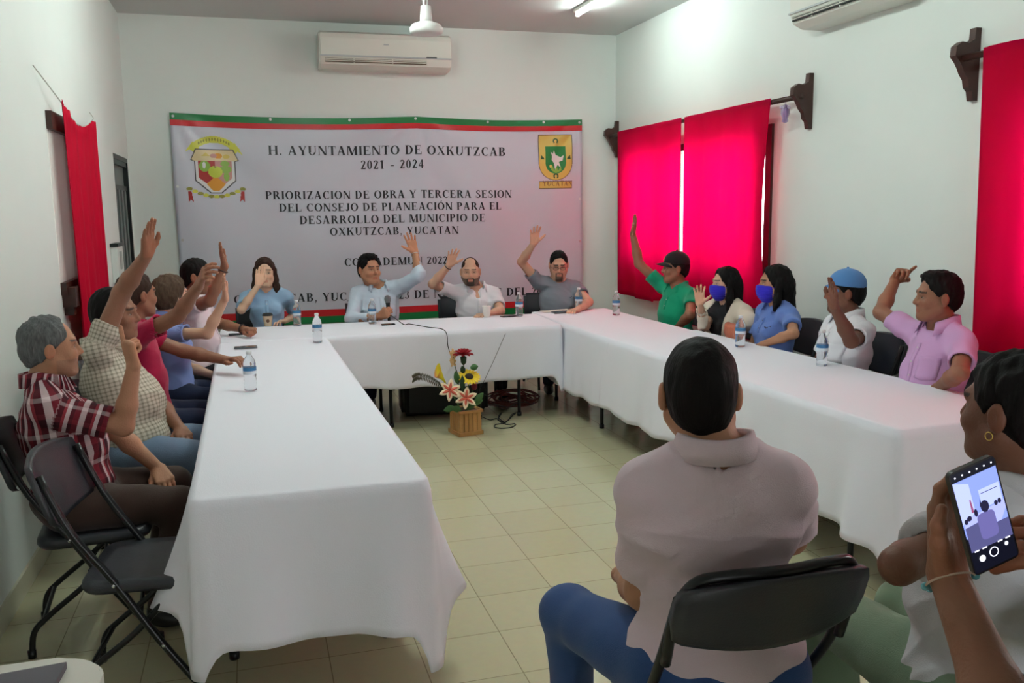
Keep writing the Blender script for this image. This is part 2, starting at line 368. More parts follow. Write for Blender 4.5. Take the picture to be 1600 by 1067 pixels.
# crests
def flat_mat(n, r, g, b): return mat('print_'+n, srgb(r, g, b), .4)
mp = {k: flat_mat(k, *v) for k, v in dict(gold=(214, 190, 96), pale=(224, 204, 160), green=(24, 132, 66), yellow=(214, 214, 84), olive=(150, 148, 60), white=(226, 226, 226), dark=(70, 66, 70), red=(176, 44, 40), orange=(222, 152, 40), lime=(138, 178, 70), pink=(196, 140, 130), brown=(140, 104, 60), dkgreen=(30, 84, 50), apple=(190, 204, 60)).items()}
def crest(parent_name, label, cx, cz, s, shapes):
    """shapes: (material key, [points]) in a unit frame, later ones in front"""
    keys = []; S = [(mk, np.array(p)) for mk, p in shapes]
    for mk, _ in S:
        if mk not in keys: keys.append(mk)
    A = np.concatenate([p for _, p in S]); (x0, y0), (x1, y1) = A.min(0), A.max(0); nx = 110; st_ = (x1-x0)/nx; ny = int((y1-y0)/st_)+1
    gx, gy = np.meshgrid(x0+st_*(np.arange(nx)+.5), y0+st_*(np.arange(ny)+.5), indexing='ij'); M_ = np.full(gx.shape, -1)
    for mk, p in S:
        ins = np.zeros(gx.shape, bool); q = np.roll(p, -1, 0)
        for (ax_, ay), (bx, by) in zip(p, q):
            if ay == by: continue
            ins ^= ((ay > gy) != (by > gy)) & (gx < (bx-ax_)*(gy-ay)/(by-ay)+ax_)
        M_[ins] = keys.index(mk)
    bm = B(); vv = {}
    def gv(i, j):
        if (i, j) not in vv: vv[i, j] = bm.verts.new(bpt(cx+(x0+i*st_)*s, cz+(y0+j*st_)*s, .003))
        return vv[i, j]
    for i, j in np.argwhere(M_ >= 0): f = bm.faces.new((gv(i, j), gv(i+1, j), gv(i+1, j+1), gv(i, j+1))); f.material_index = int(M_[i, j])
    return tag(obj(parent_name, bm, [mp[k] for k in keys], ban), label)
def disc(cx, cy, rx, ry, n=18, a0=0, a1=360): return [(cx+rx*math.cos(math.radians(a0+(a1-a0)*k/n)), cy+ry*math.sin(math.radians(a0+(a1-a0)*k/n))) for k in range(n+(a1-a0 != 360))]
def arcband(cx, cy, r0, r1, a0, a1, n=10, sy=1): return disc(cx, cy, r1, r1*sy, n, a0, a1+1e-6)+disc(cx, cy, r0, r0*sy, n, a0, a1+1e-6)[::-1]
a = ony(336, 258, YB); s_ = (ony(385, 258, YB)[0]-ony(287, 258, YB)[0])/2
sh = [('yellow', arcband(0, -.1, .86, 1.1, 35, 145)), ('yellow', [(-1, .42), (-.72, .78), (-.5, .62), (-.62, .3), (-.8, .5)]), ('yellow', [(1, .3), (.72, .78), (.5, .62), (.66, .3), (.82, .45)]),
      ('dark', [(-.66, .52), (.66, .52), (.84, .12), (.72, .08), (.72, -.62), (.2, -1.08), (-.2, -1.08), (-.72, -.62), (-.72, .08), (-.84, .12)]),
      ('pale', [(-.63, .49), (.63, .49), (.8, .14), (.66, .08), (-.66, .08), (-.8, .14)]),
      ('white', [(-.68, .1), (.68, .1), (.68, -.6), (.18, -1.04), (-.18, -1.04), (-.68, -.6)]),
      ('red', [(-.58, .1), (0, .1), (0, -.5), (-.32, -.72), (-.58, -.52)]), ('pink', [(0, .1), (.58, .1), (.58, -.52), (.32, -.74), (0, -.5)]),
      ('orange', [(-.32, -.74), (0, -.45), (.34, -.74), (.12, -.98), (-.12, -.98)]), ('lime', disc(-.36, -.1, .2, .2)), ('white', disc(-.38, -.06, .06, .12)), ('red', disc(-.36, -.46, .18, .16)),
      ('lime', disc(.34, 0, .16, .11)), ('lime', disc(.26, -.22, .15, .12)), ('lime', disc(.44, -.2, .13, .12)), ('lime', disc(.38, -.46, .1, .18)),
      ('apple', disc(0, -.3, .25, .22)), ('olive', disc(0, -.12, .04, .04)),
      ('gold', [(-.46, .26), (-.3, .4), (-.14, .26)]), ('orange', disc(.12, .28, .14, .1)), ('gold', disc(.4, .26, .12, .08)), ('pink', disc(-.04, .28, .12, .08))]
for k in range(11):
    u = -1+k*.2; v = -1.0-.28*math.cos(u*PI/2); sh.append(('yellow' if k % 2 else 'olive', disc(u*.92, v+.08, .11, .06)))
sh += [('red', [(-.98, -1.0), (-.86, -1.0), (-.8, -1.4), (-.9, -1.3), (-.98, -1.42)]), ('red', [(.98, -1.0), (.86, -1.0), (.8, -1.4), (.9, -1.3), (.98, -1.42)])]
for k in range(12):
    u = math.radians(58+64*k/11); r0 = .98; sh.append(('olive', disc(r0*math.cos(u), -.1+r0*math.sin(u), .03, .06, 8)))
crest('crest', 'town crest with fruit shield and yellow ribbons', a[0], a[2]+.02, s_*.92, sh)
a = ony(867, 252, YB); s_ = (ony(894, 252, YB)[0]-ony(840, 252, YB)[0])/2
shield = lambda k: [(-k, 1.33*k+.22), (k, 1.33*k+.22), (k, 0)]+disc(0, .0, k, k*.97, 16, 0, -180)+[(-k, 0)]
sh = [('dark', shield(1.03)), ('gold', shield(1.0)), ('green', [(-.62, .92), (.62, .92), (.62, 0)]+disc(0, .0, .62, .62, 12, 0, -180)),
      ('white', [(-.3, .62), (-.16, .5), (-.1, .7), (0, .45), (.3, .3), (.5, .42), (.42, .12), (.2, .05), (.3, -.3), (.12, -.12), (-.05, -.4), (-.1, -.02), (-.24, .16), (-.22, .38)]),
      ('lime', [(-.3, -.4), (-.2, -.15), (-.08, -.44), (.05, -.2), (.14, -.46), (.3, -.2), (.34, -.44), (0, -.6)]), ('gold', disc(-.3, -.2, .08, .1)),
      ('dkgreen', arcband(0, 1.22, .08, .16, -60, 240)), ('dkgreen', arcband(0, -.76, .08, .16, -60, 240)), ('dkgreen', [(-.92, .2), (-.86, .42), (-.74, .32), (-.68, .2)]), ('dkgreen', [(.92, .2), (.86, .42), (.74, .32), (.68, .2)]),
      ('dark', [(-1, -1.47), (1, -1.47), (1, -1.04), (-1, -1.04)]), ('gold', [(-.97, -1.44), (.97, -1.44), (.97, -1.07), (-.97, -1.07)])]
crest('crest', 'green and gold state crest with a leaping deer', a[0], a[2]-.01, s_*.96, sh)
banner_line('YUCATAN', 846.5, 290, 893, 290, 8, mp['brown'], 'printed_word', .0085)
for k, (x, z) in enumerate([(BL+.03, BT-.03), (.25, BT-.02), (1.0, BT-.02), (1.65, BT-.02), (2.4, BT-.02), (3.0, BT-.02), (BR_-.03, BT-.03), (BL+.03, 1.9), (BL+.04, 1.4), (BR_-.03, 1.75), (BR_-.03, 1.3), (BL+.03, BBt+.03), (BR_-.03, BBt+.03)]):
    bm = B(); p = bpt(x, z, .0075); bmesh.ops.create_circle(bm, cap_ends=True, radius=.013, segments=12, matrix=Matrix.Translation(p) @ Matrix.Rotation(PI/2, 4, 'X'))
    obj('eyelet', bm, mp['white'] if k % 2 else mat('eyelet_metal', (.5, .5, .5), .3, 1), ban)

# ------------------------------------------------------------------ air conditioners, fan, tube lamps
m_ac = mat('ac_plastic', srgb(226, 226, 216), .4); m_acd = mat('ac_louver_shade', srgb(120, 108, 90), .6); m_grey = mat('grey_plastic', srgb(90, 92, 92), .5); m_acs = mat('ac_silver', srgb(188, 192, 192), .4)
def ac(label, group, loc, rz, W, H, D, dark):
    t = thing('air_conditioner', label, 'air conditioner', loc, rz)
    prof = [(0, 0), (0, H), (D*.75, H), (D*.95, H*.93), (D, H*.8), (D*.98, H*.3), (D*.88, H*.1), (D*.6, .0)]
    bm = B(); prism(bm, prof, lambda u, v: (-W/2, -u, v), lambda u, v: (W/2, -u, v))
    bmesh.ops.recalc_face_normals(bm, faces=bm.faces); bmesh.ops.bevel(bm, geom=[e for e in bm.edges if abs(e.verts[0].co.x-e.verts[1].co.x) < 1e-6], offset=.012, segments=3, affect='EDGES')
    obj('casing', bm, m_ac, t)
    bm = B(); box(bm, (-W/2+.004, -D*1.005-.006, H*.3), (W/2-.004, -D*.96, H*.34)); obj('trim_line', bm, m_acs, t)
    x0, x1 = -W*.46, W*.3; bm = B()
    v = box(bm, (x0, -.006, -.018), (x1, .006, .018)); R = Matrix.Translation((0, -D*.955, H*.2)) @ Matrix.Rotation(math.radians(-16), 4, 'X')
    for q in v: q.co = R @ q.co
    obj('air_outlet', bm, dark, t)
    bm = B()
    for k in range(2):
        v = box(bm, (x0, -.012, -.003), (x1, .004, .003)); R = Matrix.Translation((0, -D*.96, H*.17+k*.016)) @ Matrix.Rotation(math.radians(-30), 4, 'X')
        for q in v: q.co = R @ q.co
    for f in (.28, .66):
        xx = x0+(x1-x0)*f; box(bm, (xx-.006, -D*.985, H*.12), (xx+.006, -D*.93, H*.29))
    obj_split('louver', bm, m_ac, t)
    bm = B(); box(bm, (W*.3, -D*1.01-.008, H*.325), (W*.38, -D*.97, H*.36)); obj('display', bm, m_grey, t)
    bm = B(); box(bm, (-.03, -D*1.0-.003, H*.64), (.02, -D*.98, H*.67)); obj('badge', bm, m_acs, t)
    return t
ac('long white air conditioner high on back wall above the banner', None, ((.72+1.99)/2-.0, RY1, 2.995), 0, 1.27, .34, .26, m_acd)
ac('white rounded air conditioner high on right wall above the red curtains', None, (RX1, 4.95, 2.83), -PI/2, 1.0, .3, .25, mat('ac_dark_slot', srgb(40, 42, 42), .6))
bm = B(); box(bm, (.7, RY1-.012, 3.33), (2.0, RY1, 3.44)); struct('trim_3', bm, m_wall)
# ceiling fan
fy = 6.4; fc = ony(666, 42, fy)
t = thing('ceiling_fan', 'white ceiling fan hub hanging on a rod in front of the back wall air conditioner', 'ceiling fan', (fc[0], fy, 0))
m_fan = mat('fan_enamel', srgb(225, 225, 222), .3)
bm = B(); lathe(bm, [(.02, 2.875), (.098, 2.878), (.116, 2.892), (.119, 2.92), (.1, 2.945), (.045, 2.965)], 28); obj('motor_housing', bm, m_fan, t, True)
bm = B(); lathe(bm, [(.045, 2.965), (.042, 3.0), (.036, 3.07), (.02, 3.075)], 20); obj('canopy_cup', bm, m_fan, t, True)
bm = B(); tube(bm, [(-.012, 0, 3.06), (-.012, 0, RZ)], .009); tube(bm, [(.012, 0, 3.06), (.012, 0, RZ)], .005); obj('down_rod', bm, m_fan, t)
bm = B(); lathe(bm, [(.07, RZ-.07), (.07, RZ-.01), (.05, RZ)], 20); obj('ceiling_canopy', bm, m_fan, t)
# tube lamps: one by the back right corner, two added out of view as fill
def tube_lamp(loc, L, label, E_=TUBE_E):
    t = thing('tube_lamp', label, 'lamp', loc)
    bm = B(); box(bm, (-.03, -L/2-.03, -.035), (.03, L/2+.03, 0), .006); obj('fixture', bm, m_ac, t)
    me = mat('lit_tube', (1, 1, 1)); b = me.node_tree.nodes['Principled BSDF']; b.inputs['Emission Color'].default_value = (.86, 1, .95, 1); b.inputs['Emission Strength'].default_value = E_
    bm = B(); tube(bm, [(0, -L/2, -.055), (0, L/2, -.055)], .014, 12); obj('lit_tube', bm, me, t, True)
    bm = B()
    for s in (-1, 1): box(bm, (-.016, s*L/2-.012, -.072), (.016, s*L/2+.012, -.03))
    obj_split('socket', bm, m_ac, t)
tube_lamp((1.3, 4.0, RZ), 1.2, 'added out-of-view fill tube on ceiling above the open space between the tables', 105)  # unseen fill light, added to brighten the whole room
tube_lamp((.5, 6.1, RZ), 1.2, 'added out-of-view fill tube on ceiling above the left row of tables', 84)  # unseen, added to even the light and brighten the left wall
tube_lamp((2.98, 7.3, RZ), 1.2, 'lit fluorescent tube lamp on ceiling near the back right corner', 40)

# ------------------------------------------------------------------ curtains
def curtain_mat(name, col, tr, k=.58):
    m = bpy.data.materials.new(name); m.use_nodes = True; nt = m.node_tree; b = nt.nodes['Principled BSDF']
    b.inputs['Base Color'].default_value = (*col, 1); b.inputs['Roughness'].default_value = .8; b.inputs['Specular IOR Level'].default_value = .1
    tl = nt.nodes.new('ShaderNodeBsdfTranslucent'); tl.inputs[0].default_value = (*tr, 1)
    mx = nt.nodes.new('ShaderNodeMixShader'); mx.inputs[0].default_value = k; out = nt.nodes['Material Output']
    nt.links.new(b.outputs[0], mx.inputs[1]); nt.links.new(tl.outputs[0], mx.inputs[2]); nt.links.new(mx.outputs[0], out.inputs[0]); return m
m_cur = curtain_mat('red_curtain', srgb(186, 8, 54), (1.0, .002, .30))
m_cur2 = curtain_mat('crimson_curtain', srgb(186, 8, 44), (1.0, .002, .06), .15)
def curtain(name, label, x, out, y0, y1, ztop, zbot, folds, amp, seed, group=None, sag=None, taper=0, hem=None, waist=0):
    """hangs in the plane x, folds swell towards the room (out is the room side sign)"""
    rnd = random.Random(seed); ph = [rnd.uniform(0, 6.28) for _ in range(6)]; ny = max(50, int(folds*14)); nz = 30; bm = B(); V = []
    for j in range(nz+1):
        v = j/nz; row = []
        for i in range(ny+1):
            u = i/ny; k = .35+.65*v
            y = y0+(y1-y0)*u+taper*(v*(1-2*u))+waist*math.sin(PI*v)*(1-u)
            o = amp*k*(math.sin(u*folds*2*PI+ph[0]+.6*math.sin(v*2+ph[1]))+.45*math.sin(u*folds*2*PI*.43+ph[2]+v)+.2*math.sin(u*folds*4.4*PI+ph[3]))
            if v < .06: o += .004*math.sin(u*50*PI)
            zt = ztop+(sag(u) if sag else 0); zb = zbot+(hem(u) if hem else 0)
            row.append(bm.verts.new((x+out*(o+amp*.6), y, zt+(zb-zt)*v)))
        V.append(row)
    for j in range(nz):
        for i in range(ny): bm.faces.new((V[j][i], V[j][i+1], V[j+1][i+1], V[j+1][i]))
    o = obj(name, bm, m_cur if out < 0 else m_cur2, None, True); s = o.modifiers.new('s', 'SOLIDIFY'); s.thickness = .002; return tag(o, label, 'curtain', group)
XC = RX1-.1
curtain('curtain', 'shorter red curtain nearest the back corner, on the rod beside the banner', XC-.026, -1, 7.2, 8.64, 2.424, .74, 3.4, .018, 3, hem=lambda u: .06-.1*u if u < .35 else .02*u, taper=.02)
curtain('curtain', 'long red curtain behind the woman in the cream cardigan', XC-.026, -1, 5.82, 7.17, 2.424, .62, 4.2, .017, 5, taper=-.03, waist=.1)
curtain('curtain', 'red curtain at the right edge, beyond the man in the pink shirt', XC-.028, -1, 2.1, 3.86, 2.445, .6, 5.5, .018, 8, taper=.04)
left_curtain = curtain('curtain', 'narrow red curtain gathered on a cord on left wall', RX0+.06, 1, 5.6, 6.72, 2.27, .74, 6, .016, 11, sag=lambda u: -.1*math.sin(PI*min(1, u*1.1))*(1-.2*u)+.02*(1-u), taper=.02)
bm = B(); tube(bm, smooth_path([(RX0+.01, 5.25, 2.42), (RX0+.05, 5.62, 2.3), (RX0+.07, 6.1, 2.19), (RX0+.06, 6.72, 2.29), (RX0+.01, 6.95, 2.36)]), .003, 6)
obj('hanging_cord', bm, mat('cord', srgb(180, 180, 170), .7), left_curtain)
def bracket(bm, y, z, s=1):
    """carved shelf bracket standing off the right wall"""
    prof = [(0, .18), (.035, .18), (.04, .12), (.075, .1), (.12, .105), (.155, .08), (.16, .03), (.13, .0), (.11, -.03), (.095, -.06), (.07, -.09), (.062, -.13), (.04, -.15), (.03, -.2), (0, -.2)]
    prism(bm, [(u*s, v*s) for u, v in prof], lambda u, v: (RX1-u, y-.022, z+v), lambda u, v: (RX1-u, y+.022, z+v))
def rod(label, y0, y1, z):
    t = thing('curtain_rod', label, 'curtain rod', (0, 0, 0))
    bm = B(); tube(bm, [(XC, y0-.03, z), (XC, y1+.03, z)], .019, 12); obj('rod', bm, m_wood, t, True)
    for y in (y0, y1):
        bm = B(); bracket(bm, y, z-.02); bmesh.ops.recalc_face_normals(bm, faces=bm.faces); obj('bracket', bm, m_wood, t)
rod('dark wooden curtain rod with carved brackets over the window by the back corner', 5.52, 8.93, 2.4)
rod('dark wooden curtain rod with carved bracket at right edge of the photo', 1.95, 4.04, 2.42)
g = ony(1228, 172, 5.78); g = (XC, 5.8, 2.385)
t = thing('hanging_ornament', 'small lilac glass ornament hanging on the curtain rod', 'ornament', (XC, 5.68, 0))
m_lil = mat('lilac_glass', srgb(170, 140, 190), .15, Transmission_Weight=.4)
bm = B(); lathe(bm, [(.005, 2.365), (.018, 2.36), (.03, 2.33), (.032, 2.3), (.02, 2.27), (.024, 2.245), (.006, 2.235)], 12); obj('glass_body', bm, m_lil, t, True)
bm = B(); tube(bm, [(0, 0, 2.425), (.0, .0, 2.36)], .004, 6)
for k in range(5):
    a = k*2*PI/5; bmesh.ops.create_icosphere(bm, subdivisions=1, radius=.013, matrix=Matrix.Translation((.03*math.cos(a), .03*math.sin(a), 2.345)))
obj('petal_beads', bm, mat('lilac_bead', srgb(205, 190, 215), .3), t)

# ------------------------------------------------------------------ tables and cloths
m_cloth = mat('white_cloth', srgb(232, 231, 240), .85, bump=.12, bscale=220); m_black = mat('black_metal', srgb(24, 23, 25), .35, .3); m_tab = mat('table_plastic', srgb(210, 208, 200), .5)
ZT = .74
def folding_table(label, x0, x1, y0, y1, along='y'):
    t = thing('folding_table', label, 'table', ((x0+x1)/2, (y0+y1)/2, 0))
    W, L = (x1-x0)/2, (y1-y0)/2
    bm = B(); box(bm, (-W+.01, -L+.01, ZT-.05), (W-.01, L-.01, ZT-.008), .01); obj('tabletop', bm, m_tab, t)
    a, b = (W, L) if along == 'y' else (L, W)
    mk = (lambda u, v, z: (u, v, z)) if along == 'y' else (lambda u, v, z: (v, u, z))
    for s in (-1, 1):
        for q in (-1, 1):
            bm = B(); tube(bm, smooth_path([mk(q*(a-.09), s*(b-.34), ZT-.05), mk(q*(a-.09), s*(b-.35), .3), mk(q*(a-.09), s*(b-.35), .03)], 4), .014, 10)
            lathe(bm, [(.019, 0), (.019, .03)], 10, c=mk(q*(a-.09), s*(b-.35), 0)); obj('leg', bm, m_black, t, True)
        bm = B(); tube(bm, [mk(-(a-.09), s*(b-.35), .3), mk(a-.09, s*(b-.35), .3)], .01); tube(bm, [mk(0, s*(b-.35), .3), mk(0, s*(b-.75), ZT-.05)], .008); obj('leg_brace', bm, m_black, t)
def cloth(label, corners, drops, seed, z=ZT, tips=(0, 0, 0, 0), lobes=.05, N=360, group=None, fold=.012, flare=.03):
    """corners: 4 xy counter-clockwise; drops: skirt length along each of the 4 edges (0 = no skirt)"""
    rnd = random.Random(seed); cs = [Vector(c) for c in corners]; R = .035; per = []; HALF = {}
    L = [(cs[(i+1) % 4]-cs[i]).length for i in range(4)]; tot = sum(L)
    for i in range(4):
        a, b = cs[i], cs[(i+1) % 4]; d = (b-a).normalized(); nrm = Vector((d.y, -d.x)); n = max(10, int(N*L[i]/tot)); p0 = a+d*R; p1 = b-d*R
        for k in range(n):
            u = k/(n-1); per.append((p0+(p1-p0)*u, nrm, i, u*(L[i]-2*R)+R, L[i]))
        d2 = (cs[(i+2) % 4]-b).normalized(); n2 = Vector((d2.y, -d2.x)); cc = b-d*R+d2*R
        for k in range(1, 7):
            f = k/7; HALF[len(per)] = 0 if f < .5 else 1; nn = (nrm*math.cos(f*PI/2)+n2*math.sin(f*PI/2)).normalized(); per.append((cc+nn*R, nn, i+.5 if f < .5 else i+.5001, 0, 0))
    ph = [rnd.uniform(0, 6.28) for _ in range(8)]; data = []; s = 0; prev = per[0][0]
    NP = len(per)
    for q, (p, nn, e, u, l) in enumerate(per):
        s += (p-prev).length; prev = p
        if e == int(e):
            e = int(e); dr = drops[e]; c0, c1 = u, l-u; ca, cb = e, (e+1) % 4
            dprev, dnext = drops[(e-1) % 4], drops[(e+1) % 4]
            tip = 0; fl = 0
            for dist, ci, nb in ((c0, ca, dprev), (c1, cb, dnext)):
                if nb > 0 and dr > 0:
                    tip += tips[ci]*math.exp(-(dist/.05)**2); fl += lobes*math.exp(-((dist-.16)/.09)**2)*(1 if tips[ci] else .5)
            data.append((p, nn, dr+tip, fl*(.3 if e == 0 else 1), s))
        else:
            e = int(e); a_, b_ = drops[e], drops[(e+1) % 4]
            data.append((p, nn, (max(a_, b_)+tips[(e+1) % 4]) if min(a_, b_) > 0 else (a_ if HALF[q] == 0 else b_), -.0, s))
    bm = B(); K = 16; rings = []
    ctr = sum(cs, Vector((0, 0)))/4
    ring_in = [bm.verts.new((p.x-nn.x*.02, p.y-nn.y*.02, z)) for p, nn, *_ in data]
    bm.faces.new(ring_in)
    ring_e = [bm.verts.new((p.x-nn.x*.003, p.y-nn.y*.003, z-.004)) for p, nn, *_ in data]
    rings = [ring_in, ring_e]
    for k in range(1, K+1):
        t = k/K; row = []
        for p, nn, dr, fl, s in data:
            wv = fold*(math.sin(s*9+ph[0])+.7*math.sin(s*17+ph[1]+t)+.5*math.sin(s*31+ph[2]-t))*t**1.2*(1 if dr > .05 else 0)
            o = (flare*t+fl*t**1.3*2+wv) if dr > .01 else 0
            zz = z-.008-max(dr, .012)*t-(.012*math.sin(s*5+ph[3])+.008*math.sin(s*13+ph[4]))*t*(dr > .05)
            row.append(bm.verts.new((p.x+nn.x*(.004+o), p.y+nn.y*(.004+o), zz)))
        rings.append(row)
    for a, b in zip(rings, rings[1:]):
        for k in range(NP): bm.faces.new((a[k], b[k], b[(k+1) % NP], a[(k+1) % NP]))
    bmesh.ops.recalc_face_normals(bm, faces=bm.faces)
    me_ = bm.faces[:]; 
    o = obj('tablecloth', bm, m_cloth, None, True); o.data.polygons[0].use_smooth = False
    sm = o.modifiers.new('s', 'SOLIDIFY'); sm.thickness = .002; sm.offset = 1
    return tag(o, label, 'tablecloth', group)
folding_table('folding table under the left cloth at its end nearest the camera', -.23, .52, 2.92, 4.73)
folding_table('folding table under the left cloth at its far end', -.23, .52, 4.75, 6.52)
folding_table('folding table under the middle cloth, left half, in front of the banner', .2, 1.32, 6.54, 7.28, 'x')
folding_table('folding table under the middle cloth, right half, in front of the banner', 1.33, 2.36, 6.58, 7.3, 'x')
folding_table('folding table at far end of the right row by the back corner', 2.39, 3.1, 5.72, 7.46)
folding_table('folding table nearest the camera in the right row', 2.48, 3.24, 2.93, 5.2)
cloth('white tablecloth over the left row of tables, hanging in two long corner points', [(-.235, 2.89), (.545, 2.87), (.5, 6.5), (-.25, 6.5)], [.5, .44, 0, .38], 3, tips=(.10, .16, 0, 0), lobes=.06)
cloth('white tablecloth over the middle tables in front of the banner', [(-.26, 6.5), (2.33, 6.53), (2.36, 7.32), (-.26, 7.3)], [.41, .4, .3, .3], 5, z=ZT+.002, tips=(0, .12, 0, 0), lobes=.02, fold=.006, flare=.015)
cloth('white tablecloth over the far part of the right row of tables', [(2.37, 5.66), (3.14, 5.62), (3.1, 7.5), (2.37, 7.48)], [0, .35, .3, .5], 8, tips=(0, 0, 0, .1), lobes=.02, fold=.008)
cloth('white tablecloth over the near part of the right row of tables', [(2.475, 2.9), (3.3, 2.92), (3.16, 5.86), (2.37, 5.84)], [.52, .35, 0, .5], 12, z=ZT+.003, tips=(.06, .05, 0, 0), lobes=.04, fold=.011)
# white plastic table at the lower left corner
t = thing('plastic_table', 'white plastic table with rounded corner at the lower left edge', 'table', (-.73, 1.52, 0))
m_pl = mat('white_plastic', srgb(222, 218, 208), .35)
bm = B(); pts = []
for cx, cy, a0 in ((.3, .3, 0), (-.19, .3, 90), (-.19, -.4, 180), (.3, -.4, 270)): pts += disc(cx, cy, .1, .1, 8, a0, a0+90.001)
prism(bm, pts, lambda u, v: (u, v, .705), lambda u, v: (u, v, .74)); bmesh.ops.bevel(bm, geom=[e for e in bm.edges if abs(e.verts[0].co.z-e.verts[1].co.z) < 1e-5 and e.verts[0].co.z > .73], offset=.008, segments=3, affect='EDGES')
obj('tabletop', bm, m_pl, t, False)
for sx, sy in ((1, 1), (-1, 1), (-1, -1), (1, -1)):
    bm = B(); tube(bm, [(.05+sx*.25, -.05+sy*.34, .705), (.05+sx*.28, -.05+sy*.37, 0)], [.03, .02], 10); obj('leg', bm, m_pl, t, True)
bm = B(); c1, c2 = onz(104, 1036, .752), onz(95, 1067, .752)
prism(bm, [(-1.0, 1.5), (c2[0]-.03, 1.5), (c1[0], c1[1]), (-1.0, c1[1]-.06)], lambda u, v: (u, v, .7412), lambda u, v: (u, v, .755))
bmesh.ops.recalc_face_normals(bm, faces=bm.faces)
tag(obj('folder', bm, mat('folder_grey', srgb(92, 88, 96), .6)), 'dark grey folder lying on the white plastic table', 'folder')

# ------------------------------------------------------------------ implicit surfaces for figures
NZ = np.random.RandomState(3)
_nd = [(NZ.randn(3), NZ.uniform(0, 6.28)) for _ in range(9)]
def fnoise(P, sc, seed=0):
    """cheap smooth noise in about [-1,1]"""
    x, y, z = P[..., 0]*sc+seed*1.7, P[..., 1]*sc+seed*.9, P[..., 2]*sc-seed*1.3
    a = np.sin(x*1.1+1.7*np.sin(y*.9+z*.4))+np.sin(y*1.3+1.6*np.sin(z*1.1-x*.5)+2)+np.sin(z*1.2+1.5*np.sin(x*.8+y*.6)+4)
    return a/3
class Cone:
    def __init__(s, a, b, ra, rb, cut=None):
        s.a, s.b, s.ra, s.rb, s.cut = np.array(a, float), np.array(b, float), ra, rb, cut
        m = max(ra, rb); s.lo = np.minimum(s.a, s.b)-m; s.hi = np.maximum(s.a, s.b)+m
    def d(s, P):
        ab = s.b-s.a; L = ab@ab+1e-12; q = P-s.a; t = np.clip(q@ab/L, 0, 1)
        r = np.sqrt(((q-t[..., None]*ab)**2).sum(-1))-(s.ra+(s.rb-s.ra)*t)
        if s.cut is not None:
            u = ab/math.sqrt(L); r = np.maximum(r, (P-s.b)@u-s.cut)
        return r
class Ell:
    def __init__(s, c, rad, R=None, pw=2):
        s.c, s.r = np.array(c, float), np.array(rad, float); s.R = np.eye(3) if R is None else R   # columns of R: local axes
        s.pw = pw; e = np.abs(s.R)@s.r; s.lo = s.c-e; s.hi = s.c+e
    def d(s, P):
        q = (P-s.c)@s.R/s.r
        if s.pw == 2: k0 = np.sqrt((q*q).sum(-1))
        else: k0 = (np.abs(q)**s.pw).sum(-1)**(1/s.pw)
        return (k0-1)*min(s.r) if s.pw != 2 else k0*(k0-1)/(np.sqrt(((q/s.r)**2).sum(-1))+1e-9)
class Half:
    """everything on the far side of a plane is removed when intersected"""
    def __init__(s, p, n): s.p, s.n = np.array(p, float), np.array(n, float)/np.linalg.norm(n); s.lo = s.hi = None
    def d(s, P): return (P-s.p)@s.n
class Fn:
    def __init__(s, f): s.f = f; s.lo = s.hi = None
    def d(s, P): return s.f(P)
def evalf(ops, P, D=None):
    for op, pr, k in ops:
        d = pr.d(P)
        D = combine(D, d, op, k)
    return D
def combine(D, d, op, k):
    if D is None: return d
    if op == 'u':
        if k <= 0: return np.minimum(D, d)
        h = np.maximum(k-np.abs(D-d), 0)/k; return np.minimum(D, d)-h*h*k*.25
    if op == 's': d = -d
    if op == 'disp': return D+d
    if k <= 0: return np.maximum(D, d)
    h = np.maximum(k-np.abs(D-d), 0)/k; return np.maximum(D, d)+h*h*k*.25
def field(ops, lo, hi, h):
    lo, hi = np.array(lo, float), np.array(hi, float); n = np.maximum(4, np.ceil((hi-lo)/h).astype(int)+1)
    ax = [lo[i]+h*np.arange(n[i]) for i in range(3)]
    D = np.full(tuple(n), .15)
    for op, pr, k in ops:
        if pr.lo is not None:
            pad = k+2.5*h; i0 = np.maximum(0, np.floor((pr.lo-pad-lo)/h).astype(int)); i1 = np.minimum(n, np.ceil((pr.hi+pad-lo)/h).astype(int)+1)
            if (i1 <= i0).any(): continue
        else: i0, i1 = np.zeros(3, int), n
        sl = tuple(slice(a, b) for a, b in zip(i0, i1))
        g = np.stack(np.meshgrid(*[ax[i][i0[i]:i1[i]] for i in range(3)], indexing='ij'), -1)
        D[sl] = combine(D[sl], pr.d(g), op, k)
    return D, lo
_corn = np.array([(i, j, k) for i in (0, 1) for j in (0, 1) for k in (0, 1)])
_edges = [(a, b) for a in range(8) for b in range(a+1, 8) if np.abs(_corn[a]-_corn[b]).sum() == 1]
